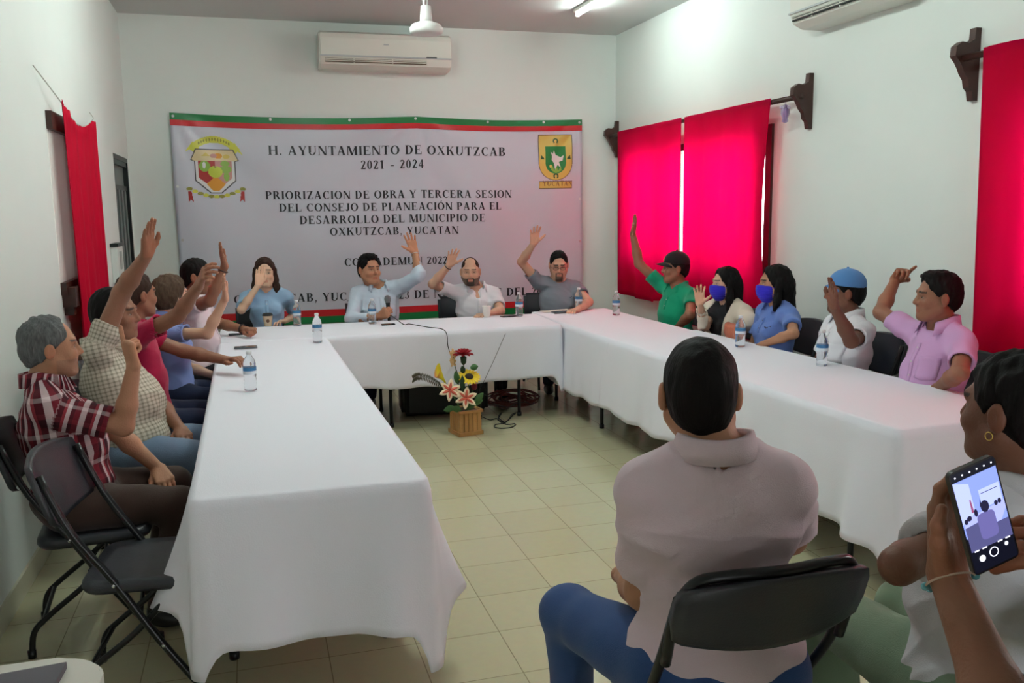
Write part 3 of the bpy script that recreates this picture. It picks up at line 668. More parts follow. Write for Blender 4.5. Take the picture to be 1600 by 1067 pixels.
def nets(D, lo, h):
    S = D < 0; c = sum(S[i:S.shape[0]-1+i, j:S.shape[1]-1+j, k:S.shape[2]-1+k].astype(np.int8) for i, j, k in _corn)
    act = (c > 0) & (c < 8); I = np.argwhere(act); n = len(I)
    if n == 0: return np.zeros((0, 3)), np.zeros((0, 4), int)
    idx = np.full(act.shape, -1, int); idx[act] = np.arange(n)
    V = np.stack([D[I[:, 0]+a, I[:, 1]+b, I[:, 2]+c_] for a, b, c_ in _corn], 1)
    acc = np.zeros((n, 3)); cnt = np.zeros(n)
    for a, b in _edges:
        va, vb = V[:, a], V[:, b]; m = (va < 0) != (vb < 0); t = np.where(m, va/(va-vb+1e-12), 0)
        acc += m[:, None]*(_corn[a]+(t[:, None])*(_corn[b]-_corn[a])); cnt += m
    pos = lo+h*(I+acc/cnt[:, None]); Q = []
    for ax in range(3):
        o1, o2 = [(1, 2), (2, 0), (0, 1)][ax]
        sl0 = [slice(None)]*3; sl1 = [slice(None)]*3; sl0[ax] = slice(0, -1); sl1[ax] = slice(1, None)
        A, Bq = S[tuple(sl0)], S[tuple(sl1)]; E = np.argwhere(A != Bq)
        E = E[(E[:, o1] > 0) & (E[:, o2] > 0) & (E[:, o1] < S.shape[o1]-1) & (E[:, o2] < S.shape[o2]-1)]
        if not len(E): continue
        u, v = np.zeros(3, int), np.zeros(3, int); u[o1] = 1; v[o2] = 1
        q = np.stack([idx[tuple((E-u-v).T)], idx[tuple((E-v).T)], idx[tuple(E.T)], idx[tuple((E-u).T)]], 1)
        fl = ~A[tuple(E.T)]; q[fl] = q[fl][:, ::-1]; Q.append(q)
    Q = np.concatenate(Q) if Q else np.zeros((0, 4), int); return pos, Q[(Q >= 0).all(1)]
def mk_mesh(name, V, Q, m, parent=None, cols=None, attr='tint', loc=None):
    me = bpy.data.meshes.new(name); me.vertices.add(len(V)); me.vertices.foreach_set('co', np.ascontiguousarray(V, dtype=np.float32).ravel())
    me.loops.add(len(Q)*4); me.loops.foreach_set('vertex_index', np.ascontiguousarray(Q, dtype=np.int32).ravel())
    me.polygons.add(len(Q)); me.polygons.foreach_set('loop_start', np.arange(0, len(Q)*4, 4, dtype=np.int32)); me.polygons.foreach_set('loop_total', np.full(len(Q), 4, dtype=np.int32))
    me.polygons.foreach_set('use_smooth', np.ones(len(Q), bool)); me.update(calc_edges=True); me.validate()
    if cols is not None:
        a = me.attributes.new(attr, 'FLOAT_COLOR', 'POINT'); a.data.foreach_set('color', np.concatenate([cols, np.ones((len(V), 1))], 1).astype(np.float32).ravel())
    return link(name, me, m, parent)
def bounds(ops, pad):
    L = [p.lo for o, p, k in ops if p.lo is not None and o == 'u']; H = [p.hi for o, p, k in ops if p.lo is not None and o == 'u']
    return np.min(L, 0)-pad, np.max(H, 0)+pad
def build(ops, h, lo=None, hi=None):
    if lo is None: lo, hi = bounds(ops, .03)
    D, lo = field(ops, lo, hi, h); return nets(D, lo, h)
def unit(v): v = np.array(v, float); return v/(np.linalg.norm(v)+1e-12)
def reach(S, px, py, L, near=True):
    """the point at distance L from S on the sight line through a photo point: a joint at a bone's length"""
    d = unit(ray(px, py)); q = CO-S; b = q@d; c = q@q-L*L; D = b*b-c
    if D < 0: p = CO+d*(-b); return S+unit(p-S)*L
    r = math.sqrt(D); return CO+d*(-b-r if near else -b+r)
# ------------------------------------------------------------------ figure parts
SKIN = dict(light=srgb(202, 158, 132), tan=srgb(176, 124, 94), brown=srgb(142, 94, 70), dark=srgb(112, 70, 50), fair=srgb(214, 176, 148))
def hand_ops(Wp, dirv, nrm, left, pose, s=1.0):
    """wrist point, direction to the fingers, palm normal"""
    d = unit(dirv); n = unit(np.array(nrm, float)-d*np.dot(nrm, d)); b = np.cross(n, d) if left else np.cross(d, n)   # b: thumb side
    T = lambda x, y, z: Wp+(d*x+b*y+n*z)*s
    o = []
    ks = [(.092, .030), (.096, .010), (.091, -.011), (.083, -.030)]; ln = [.073, .081, .075, .058]; rr = [.0098, .0100, .0094, .0084]
    P = dict(open=[(4, 6, 4)]*4, flat=[(3, 5, 3)]*4, point=[(2, 3, 2), (78, 85, 50), (82, 88, 50), (85, 88, 50)], fist=[(72, 88, 55)]*4, relax=[(22, 30, 20), (26, 34, 22), (30, 36, 22), (32, 38, 22)],
             grip=[(48, 62, 38)]*4, semi=[(4, 8, 5), (40, 55, 35), (48, 60, 40), (40, 50, 30)], hold=[(12, 34, 26)]*4, one=[(2, 4, 2), (35, 65, 40), (50, 75, 45), (60, 75, 45)])[pose]
    sp = dict(open=[11, 3, -5, -14], flat=[3, 1, -1, -4]).get(pose, [3, 1, -1, -3])
    for i, (a, y) in enumerate(ks):
        o.append(('u', Cone(T(.0, y*.55, 0), T(a, y, 0), .0155*s, .0125*s), .014*s))
    o.append(('u', Cone(T(.012, .018, .006), T(.05, .03, .008), .016*s, .013*s), .012*s))
    tips = []
    for i, (a, y) in enumerate(ks):
        p = T(a-.004, y, 0); ang = 0; q = math.radians(sp[i]); fd = d*math.cos(q)+b*math.sin(q); r = rr[i]*s
        for j, fr in enumerate((.46, .3, .24)):
            ang += math.radians(P[i][j]); v = fd*math.cos(ang)+n*math.sin(ang); p2 = p+v*ln[i]*fr*s
            o.append(('u', Cone(p, p2, r, r*.93), .004*s)); p = p2; r *= .93
        tips.append(p)
    if pose in ('fist', 'point', 'grip', 'one', 'semi'): th = [(.02, .026, .012), (.052, .044, .024), (.078, .034, .038), (.088, .012, .044)]
    elif pose in ('flat', 'relax', 'hold'): th = [(.018, .026, .006), (.048, .046, .014), (.074, .054, .018), (.096, .05, .02)]
    else: th = [(.018, .026, .006), (.044, .052, .012), (.064, .074, .014), (.082, .09, .013)]
    r = .0145*s
    for j in range(3):
        o.append(('u', Cone(T(*th[j]), T(*th[j+1]), r, r*.82), .008*s)); r *= .82
    return o, [t for t in tips]+[T(*th[-1])]
def head_frame(Hc, yaw, pitch=0, roll=0):
    """columns: right (x), face forward (y), up (z)"""
    y, p, r = (math.radians(a) for a in (yaw, pitch, roll))
    f = np.array([math.cos(y)*math.cos(p), math.sin(y)*math.cos(p), math.sin(p)]); rt = unit(np.cross(f, [0, 0, 1])); u = np.cross(rt, f)
    r2 = rt*math.cos(r)+u*math.sin(r); u2 = -rt*math.sin(r)+u*math.cos(r)
    return np.stack([r2, f, u2], 1)
def head_ops(H, R, s, fat=0, female=False):
    X = lambda x, y, z: H+R@np.array([x, y, z])*s
    e = lambda c, r, k, op='u': (op, Ell(X(*c), np.array(r)*s, R), k*s)
    c = lambda a, b, ra, rb, k, op='u': (op, Cone(X(*a), X(*b), ra*s, rb*s), k*s)
    f = fat
    o = [e((0, -.012, .034), (.075, .094, .083), .01), e((0, .034, -.02), (.062+f, .058, .075), .03), e((0, .045, -.062), (.046+f*1.6, .044, .05), .025), c((-.012, .07, -.1), (.012, .07, -.1), .021, .021, .022),
         c((-.05-f, .0, -.05), (-.03, .05, -.092), .024, .02, .03), c((.05+f, .0, -.05), (.03, .05, -.092), .024, .02, .03),
         e((-.036, .066, -.03), (.024+f, .022, .022), .02), e((.036, .066, -.03), (.024+f, .022, .022), .02),
         c((-.036, .078, .026), (.036, .078, .026), .011, .011, .018), e((-.031, .1, .002), (.018, .014, .011), .012, 's'), e((.031, .1, .002), (.018, .014, .011), .012, 's'),
         c((0, .086, .012), (0, .105, -.026), .008, .0115, .01), c((-.012, .095, -.031), (.012, .095, -.031), .008, .008, .008),
         c((-.02, .083, -.063), (.02, .083, -.063), .0078, .0078, .005), c((-.016, .0835, -.072), (.016, .0835, -.072), .0085, .0085, .004), c((-.024, .096, -.0675), (.024, .096, -.0675), .0028, .0028, .004, 's')]
    for q in (-1, 1):
        o += [e((q*(.080+f*.5), -.010, -.006), (.011, .020, .032), .006), e((q*(.092+f*.5), -.004, -.004), (.006, .011, .019), .004, 's')]
    return o
def head_cols(V, H, R, s, skin, brow, beard=None, beard_col=None, lip=None, bald=0):
    q = (V-H)@R/s; col = np.tile(np.array(skin), (len(V), 1)); x, y, z = q.T; ax = np.abs(x)
    mix = lambda m, c: col.__setitem__(slice(None), col*(1-m[:, None])+np.array(c)*m[:, None])
    ss = lambda v, a, b: np.clip((v-a)/(b-a), 0, 1)
    ruddy = np.array(skin)*[1.12, .82, .78]
    mix(.45*ss(-((ax-.036)**2+(z+.03)**2), -.0008, 0)*(y > .04), ruddy); mix(.5*ss(-(x**2+(z+.03)**2), -.0004, 0)*(y > .09), ruddy); mix(.5*ss(ax, .08, .088)*(y < .03)*(z > -.04), ruddy)
    mix(.85*((ax < .022-.25*np.abs(z+.0675))*(np.abs(z+.0678) < .0105)*(y > .075)), lip or np.array(skin)*[.95, .55, .55])
    mix(.9*((ax > .011)*(ax < .052)*(np.abs(z-(.024+.05*(.03-ax)*(ax > .03)+.004)) < .0045)*(y > .06)), brow)
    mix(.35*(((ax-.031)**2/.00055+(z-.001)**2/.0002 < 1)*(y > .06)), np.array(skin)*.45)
    if beard:
        bc = beard_col or brow
        if beard in ('goatee', 'full'):
            mix(.8*((ax < .034)*(z < -.048)*(y > .06)*~((ax < .022)*(np.abs(z+.0675) < .011))*~((ax > .012)*(ax < .0)*(z < -.08))), bc)
        if beard == 'full': mix(.75*((z < -.04-.3*np.maximum(0, y-.045)+.0)*(y > .0)*(z > -.125)*~((ax < .036)*(z > -.05))*~((ax < .022)*(np.abs(z+.0675) < .011))), bc)
        if beard == 'stubble': mix(.28*((z < -.045)*(y > .01)*(z > -.12)*~((ax < .022)*(np.abs(z+.0675) < .011))), bc)
    return col
def hair_ops(style, H, R, s):
    X = lambda x, y, z: H+R@np.array([x, y, z])*s
    e = lambda c, r, k, op='u': (op, Ell(X(*c), np.array(r)*s, R), k*s)
    c = lambda a, b, ra, rb, k, op='u': (op, Cone(X(*a), X(*b), ra*s, rb*s), k*s)
    hl = lambda p, n, k=.006: ('i', Half(X(*p), R@np.array(n, float)), k*s)
    th = dict(short=.010, crop=.007, thick=.015, bald=.003, female=.014, long=.014, straight=.014, bob=.02, tied=.013, grey=.013)[style]
    o = [e((0, -.014, .036), (.075+th*.7, .094+th, .083+th*1.1), .01), e((0, -.04, -.012), (.066+th*.8, .064+th, .08), .02)]
    if style in ('short', 'crop', 'thick', 'grey', 'bald'):
        o += [hl((0, .036, 0), (0, 1, -.52), .022), hl((0, .0, -.014), (0, .85, -1), .012), hl((0, .02, .0), (0, .9, -1), .016), ]
        if style == 'bald': o += [('s', Ell(X(0, .08, .115), np.array((.056, .085, .05))*s, R), .02*s)]
        o += [('s', Ell(X(q*.09, -.002, -.012), np.array((.03, .019, .034))*s, R), .004*s) for q in (-1, 1)]+[('s', Ell(X(0, .108, .05), np.array((.062, .066, .042))*s, R), .02*s)]
    if style == 'thick': o += [e((0, .03, .108), (.055, .045, .02), .025)]
    if style == 'grey': o += [('s', Ell(X(0, .085, .1), np.array((.05, .05, .05))*s, R), .012*s)]
    if style in ('long', 'straight', 'bob', 'female', 'tied'):
        o += [hl((0, .046, .02), (0, 1, -.42), .01)]
        o += [('s', Ell(X(0, .1, -.02), np.array((.062, .085, .085))*s, R), .01*s)]
    if style == 'bob':
        o += [('u', Cone(X(q*.07, -.02, .0), X(q*.066, -.02, -.05), .03*s, .02*s), .02*s) for q in (-1, 1)]+[e((0, -.075, .02), (.07, .045, .075), .03), ]
    if style in ('long', 'straight'):
        L = -.2 if style == 'straight' else -.24
        o += [c((0, -.075, -.02), (0, -.085, L), .07, .062, .03), ('s', Ell(X(0, .02, -.12), np.array((.056, .068, .1))*s, R), .012*s)]
        for q in (-1, 1): o += [c((q*.078, -.01, .02), (q*.088, .0, -.12), .022, .028, .02), c((q*.088, .0, -.12), (q*.085, .01, L+.03), .026, .014, .02)]
    if style == 'tied':
        o += [('s', Ell(X(q*.092, .0, -.012), np.array((.03, .024, .034))*s, R), .006*s) for q in (-1, 1)]+[c((0, -.1, .0), (0, -.14, -.04), .03, .035, .02), c((0, -.14, -.04), (.03, -.13, -.22), .032, .012, .02)]
        o += [hl((0, -.03, -.06), (0, .45, -1))] if False else []
    return o
def eyes(parent, H, R, s, close=False):
    for q in (-1, 1):
        c = H+R@np.array([q*.031, .0745, .001])*s; bm = B()
        bmesh.ops.create_uvsphere(bm, u_segments=20, v_segments=12, radius=1)
        for v in bm.verts:
            l = np.array(v.co); v.co = Vector(c+R@(l*np.array([.0125, .0105, .0052])*s))
        me = obj('eye', bm, [M_EYE, M_IRIS], parent, True)
        for f in me.data.polygons:
            l = (np.array(f.center)-c)@R/s
            if l[0]**2+l[2]**2 < .0056**2 and l[1] > 0: f.material_index = 1
M_EYE = mat('eye_white', srgb(168, 156, 148), .3); M_IRIS = mat('eye_iris', srgb(24, 14, 10), .2)
_skinm = mat('skin', (1, 1, 1), .55, attr='tint', bump=.15, bscale=160, Subsurface_Weight=0.0)
def fabric(name, col, bump=.25, scale=350, rough=.85, sheen=.15, var=.05):
    m = mat(name, col, rough, bump=bump, bscale=scale, spec=.2, Sheen_Weight=sheen)
    return m
def hairmat(name, col, col2=None):
    m = mat(name, col, .62, spec=.12); nt = m.node_tree; b = nt.nodes['Principled BSDF']
    tc = nt.nodes.new('ShaderNodeTexCoord'); mp_ = nt.nodes.new('ShaderNodeMapping'); mp_.inputs['Scale'].default_value = (160, 160, 22)
    n = nt.nodes.new('ShaderNodeTexNoise'); n.inputs['Scale'].default_value = 1.2; n.inputs['Detail'].default_value = 4
    nt.links.new(tc.outputs['Object'], mp_.inputs[0]); nt.links.new(mp_.outputs[0], n.inputs['Vector'])
    bp = nt.nodes.new('ShaderNodeBump'); bp.inputs['Strength'].default_value = .5; bp.inputs['Distance'].default_value = .004
    nt.links.new(n.outputs[0], bp.inputs['Height']); nt.links.new(bp.outputs[0], b.inputs['Normal'])
    mx = nt.nodes.new('ShaderNodeMix'); mx.data_type = 'RGBA'; mx.inputs[6].default_value = (*col, 1); mx.inputs[7].default_value = (*(col2 or tuple(c*1.4 for c in col)), 1)
    nt.links.new(n.outputs[0], mx.inputs[0]); nt.links.new(mx.outputs[2], b.inputs['Base Color']); return m
HB = hairmat('hair_black', srgb(18, 14, 14)); HBR = hairmat('hair_brown', srgb(36, 24, 20), srgb(66, 46, 38)); HG = hairmat('hair_grey', srgb(34, 34, 36), srgb(128, 128, 128)); HH = hairmat('hair_highlights', srgb(44, 28, 22), srgb(104, 82, 66))
M_SHOE = mat('shoe_leather', srgb(30, 26, 24), .4)

def person(label, head, theta, hyaw, arms, skin='tan', hair='short', hm=HB, shirt=None, trousers=None, weight=1.0, s=1.0, hpitch=0, hroll=0, fat=.0, female=False,
           neck_off=(0, 0, 0), lean=.0, sleeve=.75, cardigan=None, beard=None, res=1.0, hip=None, collar='polo', zseat=.46, fine=False, legs=None, open_neck=.5, shoulder=.168, gc=False, raise_up=(0, 0), brow=None, hipz=None, extra=None):
    """head: centre point; theta: way the body faces; hyaw: way the head faces; arms: {'R':(elbow_px, near, wrist_px, near, tip_px, near, pose, palm_normal)}"""
    H = np.array(head, float); th = math.radians(theta); F = np.array([math.cos(th), math.sin(th), 0.]); Rt = np.array([math.sin(th), -math.cos(th), 0.])
    N = H+np.array([0, 0, -.16*s])-F*.03*s+np.array(neck_off)
    Pv = np.array([N[0], N[1], (hipz or zseat+.1)])-F*(.0+lean) if hip is None else np.array(hip, float)
    U = unit(N-Pv); Rv = unit(Rt-U*(Rt@U)); Fv = np.cross(U, Rv); TR = np.stack([Rv, Fv, U], 1)
    HR = head_frame(H, hyaw, hpitch, hroll); w = weight; sk = np.array(SKIN[skin]) if isinstance(skin, str) else np.array(skin)
    T = lambda r, f, u, o=None: (N if o is None else o)+Rv*r+Fv*f+U*u
    root = None
    S = {}; chains = {}
    for sd, q in (('R', 1), ('L', -1)):
        S[sd] = T(q*shoulder*s*(.85+.15*w), -.0, -.058+raise_up[0 if sd == 'R' else 1])
        a = arms.get(sd)
        if a is None or a == 'lap':
            E = S[sd]+(-U*.27+Fv*.07+Rv*q*.035)*s; Wt = E+unit(F*.8-Rv*q*.35-np.array([0, 0, .28]))*.25*s; tip = Wt+unit(F*.5-Rv*q*.6-np.array([0, 0, .2]))*.17*s; pose, pn = 'relax', (0, 0, -1)
        else:
            g = lambda v, S0, L, nr: reach(S0, v[0], v[1], L, nr) if len(v) == 2 else S0+unit(np.array(v, float)-S0)*L
            E = g(a[0], S[sd], a[8]*s if len(a) > 8 else .285*s, a[1]); Wt = g(a[2], E, .25*s, a[3]); tip = g(a[4], Wt, .18*s, a[5]); pose, pn = a[6], a[7]
        chains[sd] = (S[sd], E, Wt, tip, pose, pn)
    # skin: torso kept inside the shirt
    def torso(off, k=.05):
        o = [('u', Ell(T(0, .0, -.16), (.150*w*s+off, .105*w*s+off, .165*s+off), TR), k), ('u', Cone(S['L']*.85+S['R']*.15+U*.006, S['R']*.85+S['L']*.15+U*.0, .052*s+off, .052*s+off), k),
             ('u', Ell(T(0, .02*w+.03*(w-1), .19, Pv), (.138*w*s+off, (.108*w+.07*max(0, w-1))*s+off, .16*s+off), TR), k), ('u', Ell(Pv+U*.03+F*.02, (.165*w*s+off, .125*w*s+off, .115*s+off), TR), k)]
        for q in ('L', 'R'): o.append(('u', Cone(T(0, -.015, .02), S[q]+U*.01, .05*s+off, .045*s+off), k))
        if female:
            for q in (-1, 1): o.append(('u', Ell(T(q*.07*s, .085*w*s, -.17*s), (.062*w*s+off, .055*w*s+off, .06*s+off), TR), .03))
        return o
    ops = torso(-.014)
    ops += [('u', Cone(T(0, -.01, -.05), H+HR@np.array([0, -.018, -.05])*s, (.062+fat*.8)*s, (.055+fat)*s), .03)]
    hops = head_ops(H, HR, s, fat, female); ops += hops
    hand_tips = {}
    for sd in ('R', 'L'):
        S0, E, Wt, tip, pose, pn = chains[sd]; aw = .92+.2*(w-1) if not female else .82
        ops += [('u', Cone(S0, E, .049*s*aw, .040*s*aw), .03), ('u', Cone(E, E+(Wt-E)*.35, .040*s*aw, .041*s*aw), .02), ('u', Cone(E+(Wt-E)*.35, Wt, .040*s*aw, .0265*s*aw), .02)]
        ho, tips = hand_ops(Wt, tip-Wt, np.array(pn, float), sd == 'L', pose, s*(.92 if female else 1.0)); ops += ho; hand_tips[sd] = tips
    # meshes: coarse body, fine head and hands, one mesh object
    hb, hf = (.011*res, .0042*res) if not fine else (.009, .003)
    boxes = []
    hx = HR@np.array([0, 0, 0.]); boxes.append((H-np.array([.14, .14, .155])*s, H+np.array([.14, .14, .16])*s))
    for sd in ('R', 'L'):
        pts = np.array([chains[sd][2]]+hand_tips[sd]+[chains[sd][2]+unit(chains[sd][1]-chains[sd][2])*.03]); boxes.append((pts.min(0)-.035, pts.max(0)+.035))
    VV, QQ, off = [], [], 0; parts = []
    for lo, hi in boxes:
        V, Q = build(ops, hf, lo, hi); parts.append((V, Q))
    Vb, Qb = build(ops, hb)
    ins = np.zeros(len(Vb), bool)
    for lo, hi in boxes: ins |= ((Vb > lo+hb*1.2) & (Vb < hi-hb*1.2)).all(1)
    parts.append((Vb, Qb[~ins[Qb].all(1)]))
    for V, Q in parts: VV.append(V); QQ.append(Q+off); off += len(V)
    V = np.concatenate(VV); Q = np.concatenate(QQ)
    bc = brow or srgb(28, 20, 18); hd = (((V-H)**2).sum(1) < (.16*s)**2)
    cols = np.tile(sk, (len(V), 1)); cols[hd] = head_cols(V[hd], H, HR, s, sk, bc, beard)
    # darker knuckles and creases belong to the skin itself; palms a little paler
    for sd in ('R', 'L'):
        S0, E, Wt, tip, pose, pn = chains[sd]; m = ((V-Wt)@unit(tip-Wt) > .0) & (((V-Wt)**2).sum(1) < .22**2) & ~hd
        n_ = unit(np.array(pn, float)-unit(tip-Wt)*np.dot(pn, unit(tip-Wt))); lowp = m & (((V-Wt)@n_) > .004); cols[lowp] = cols[lowp]*.6+np.minimum(1, cols[lowp]*[1.5, 1.25, 1.2])*.4
    body = mk_mesh('person', V-Pv, Q, _skinm, None, cols); body.location = Pv
    tag(body, label, 'person')
    def child(name, V, Q, m, cols=None, attr='tint'):
        o = mk_mesh(name, V-Pv, Q, m, body, cols, attr); return o
    eye_holder = bpy.data.objects.new('tmp', None)
    n0 = set(o.name for o in body.children)
    eyes(body, H-Pv, HR, s)
    # hair
    if hair:
        ho = hair_ops(hair, H, HR, s); amp = dict(crop=.0016, short=.0026, bald=.0012).get(hair, .004)
        ho.append(('disp', Fn(lambda P: amp*fnoise(((P-H)@HR)*np.array([1, 1, .35]), 150)+amp*.8*fnoise(P-H, 60, 2)), 0))
        lo, hi = bounds(ho, .02); V, Q = build(ho, .0045*res if not fine else .0035, lo, hi)
        child('hair', V, Q, hm)
    # shirt
    ops = torso(.0)
    for sd in ('R', 'L'):
        S0, E, Wt, tip, pose, pn = chains[sd]; sl = sleeve if not isinstance(sleeve, dict) else sleeve[sd]
        if sl <= 1: end = S0+(E-S0)*sl; ops.append(('u', Cone(S0+(E-S0)*.02, end, .053*s*w**.5, (.060-.006*sl)*s*w**.5, cut=.0), .05))
        else:
            end = E+(Wt-E)*(sl-1); ops.append(('u', Cone(S0-(E-S0)*.05, E, .060*s*w**.5, .048*s, ), .045)); ops.append(('u', Cone(E, end, .049*s, .038*s, cut=.0), .03))
    for sd in ('R', 'L'):
        S0, E, Wt, tip, pose, pn = chains[sd]; sl = sleeve if not isinstance(sleeve, dict) else sleeve[sd]; aw = (.92+.2*(w-1) if not female else .82)
        if sl <= 1: end = S0+(E-S0)*sl; ax = unit(E-S0); r = (.049-.009*sl)*s*aw+.005
        else: end = E+(Wt-E)*(sl-1); ax = unit(Wt-E); r = .04*s
        ops.append(('s', Cone(end-ax*.025, end+ax*.03, r, r), .0))
    nd = unit(H-N)
    wr = lambda P: .003*fnoise(((P-N)@TR)*np.array([1, 1, 2.2]), 26, theta)+.010*(np.abs(fnoise(((P-N)@TR)@np.array([[.8, 0, .5], [0, 1, 0], [-.4, 0, 1.5]])+.14*fnoise(P-N, 7, 1)[..., None], 13, theta*.3+2))**.7-.5)+.006*(np.abs(fnoise(((P-N)@TR)@np.array([[.6, 0, -.6], [0, 1, 0], [.5, 0, 1.3]]), 21, theta*.7+1))**.8-.45)
    ops.append(('disp', Fn(wr), 0))
    ops.append(('s', Cone(T(0, -.012, -.0), T(0, .0, .15), (.066+fat)*s, (.085+fat)*s), .006))
    if open_neck > 0:
        ops.append(('s', Cone(T(0, .085*s, .03), T(0, (.115+.03*(w-1))*s*w**.5, -.03-.11*open_neck), (.03+.014*open_neck)*s, .005), .004))
    ops.append(('i', Half(Pv-np.array([0, 0, .085]), (0, 0, -1)), .01))
    V, Q = build(ops, .0085*res if not fine else .006)
    gcv = None
    if gc:
        q = (V-N)@TR; gcv = np.stack([q[:, 0]+.25*np.sign(q[:, 0])*0, q[:, 1]*.0, q[:, 2]], 1)
        gcv[:, 0] = np.arctan2(q[:, 0], q[:, 1]+.02)*.16
        for sd in ('R', 'L'):
            S0, E = chains[sd][0], chains[sd][1]; ax = unit(E-S0); t = (V-S0)@ax; rad = np.linalg.norm((V-S0)-t[:, None]*ax, axis=1); m = (t > .04) & (rad < .075) & (t < .3)
            e1 = unit(np.cross(ax, F+.01)); e2 = np.cross(ax, e1); ang = np.arctan2((V-S0)@e1, (V-S0)@e2); gcv[m, 0] = t[m]; gcv[m, 2] = ang[m]*.06
        gcv = gcv*1.0+.5
    child('shirt', V, Q, shirt, gcv, 'weave')
    if cardigan:
        ops = torso(.013)
        for sd in ('R', 'L'):
            S0, E, Wt = chains[sd][:3]; ops += [('u', Cone(S0, E, .062*s, .052*s), .045), ('u', Cone(E, E+(Wt-E)*.72, .052*s, .046*s, cut=.0), .03)]
        ops += [('disp', Fn(wr), 0), ('s', Cone(T(0, .02, .03), T(0, .17, -.05), .085, .10), .01), ('s', Cone(T(-.01, .16, -.08), Pv+Fv*.19+U*.02, .085, .075), .01), ('s', Cone(T(0, -.0, -.0), T(0, .02, .15), .075*s, .1*s), .006), ('i', Half(Pv-np.array([0, 0, .06]), (0, 0, -1)), .01)]
        for sd in ('R', 'L'):
            E, Wt = chains[sd][1:3]; q_ = E+(Wt-E)*.72; ax = unit(Wt-E); ops.append(('s', Cone(q_-ax*.03, q_+ax*.03, .036, .036), 0))
        V, Q = build(ops, .0085); child('cardigan', V, Q, cardigan)
    # collar
    if collar:
        bm = B(); rr0, n = (.068+fat)*s, 30; rings = []
        gap = 26+30*open_neck
        for i in range(n+1):
            a = math.radians(gap+(360-2*gap)*i/n); dx, dy = math.sin(a), math.cos(a); front = max(0, dy)
            base = T(dx*rr0*1.02, dy*rr0*(1.12 if dy > 0 else .98)-.004+front*.02, .02+(.014 if collar == 'shirt' else .004)-front*.03*(1+open_neck*.7)); hgt = (.03 if collar == 'polo' else .036)*s
            top = base+(U*1.0-Rv*dx*.1-Fv*(dy*.1))*hgt+Fv*(-.006); fold = top+Rv*dx*.012+Fv*dy*.012-U*.002; endp = base+(Rv*dx+Fv*dy)*(.022+.012*front)*s-U*(.02+.02*front**2)*s
            rings.append([bm.verts.new(Vector(p-Pv)) for p in (base, top, fold, endp)])
        for a_, b_ in zip(rings, rings[1:]):
            for k in range(3): bm.faces.new((a_[k], b_[k], b_[k+1], a_[k+1]))
        o = obj('collar', bm, shirt, body, True); so = o.modifiers.new('s', 'SOLIDIFY'); so.thickness = .0035; so.offset = 0
        if gc:
            a = o.data.attributes.new('weave', 'FLOAT_COLOR', 'POINT'); a.data.foreach_set('color', np.array([[.5+.16*math.atan2(v.co.x, v.co.y), .5, .5+v.co.z, 1] for v in o.data.vertices], dtype=np.float32).ravel())
    # trousers and shoes
    ops = [('u', Ell(Pv+F*.02-np.array([0, 0, .01]), (.165*w*s, .135*w*s, .105*s), np.stack([Rt, F, [0, 0, 1]], 1)), .05)]; shoes = []
    for sd, q in (('R', 1), ('L', -1)):
        hp = Pv+Rt*q*.09*s*w-np.array([0, 0, .02])
        if legs and sd in legs: kn, an = (np.array(x, float) for x in legs[sd])
        else: kn = hp+unit(F*1+Rt*q*.12)*.42*s; kn[2] = .5; an = kn-F*.10-np.array([0, 0, .40])
        ft = unit(F+Rt*q*.15)
        ops += [('u', Cone(hp, kn, .084*s*w, .064*s*w**.5), .04), ('u', Cone(kn, an, .062*s*w**.5, .052*s, cut=.02), .03)]
        shoes.append([('u', Cone(an+np.array([0, 0, -.02])-ft*.02, an+ft*.02+np.array([0, 0, -.05]), .036, .036), .02), ('u', Ell((an[0]+ft[0]*.07, an[1]+ft[1]*.07, .04), (.045, .135, .034), np.stack([np.cross(ft, [0, 0, 1]), ft, [0, 0, 1]], 1)), .03), ('i', Half((0, 0, .004), (0, 0, -1)), 0)])
    ops.append(('disp', Fn(lambda P: .003*fnoise(P-Pv, 18, 3)+.003*fnoise((P-Pv)*np.array([1, 1, .5]), 34, 1)), 0))
    V, Q = build(ops, .011*res if not fine else .008); child('trousers', V, Q, trousers)
    for so in shoes: V, Q = build(so, .009); child('shoe', V, Q, M_SHOE)
    return body, dict(H=H, HR=HR, s=s, N=N, T=T, chains=chains, Pv=Pv, F=F, U=U, Rv=Rv, Fv=Fv, tips=hand_tips, child=child, fat=fat)
def bracelet(bd, sd, col_m, name='bracelet', t=.03, r=.032, th=.004, n=22):
    body, I = bd; S0, E, Wt = I['chains'][sd][:3]; ax = unit(E-Wt); c = Wt+ax*t-I['Pv']; e1 = unit(np.cross(ax, [0, .3, 1])); e2 = np.cross(ax, e1); bm = B()
    pts = [c+(e1*math.cos(2*PI*k/n)+e2*math.sin(2*PI*k/n))*r for k in range(n)]; pts.append(pts[0]); tube(bm, pts, th, 6, False)
    return obj(name, bm, col_m, body, True)
def local_mesh(bd, ops, h, name, m, lo=None, hi=None):
    body, I = bd; V, Q = build(ops, h, lo, hi); return I['child'](name, V, Q, m)
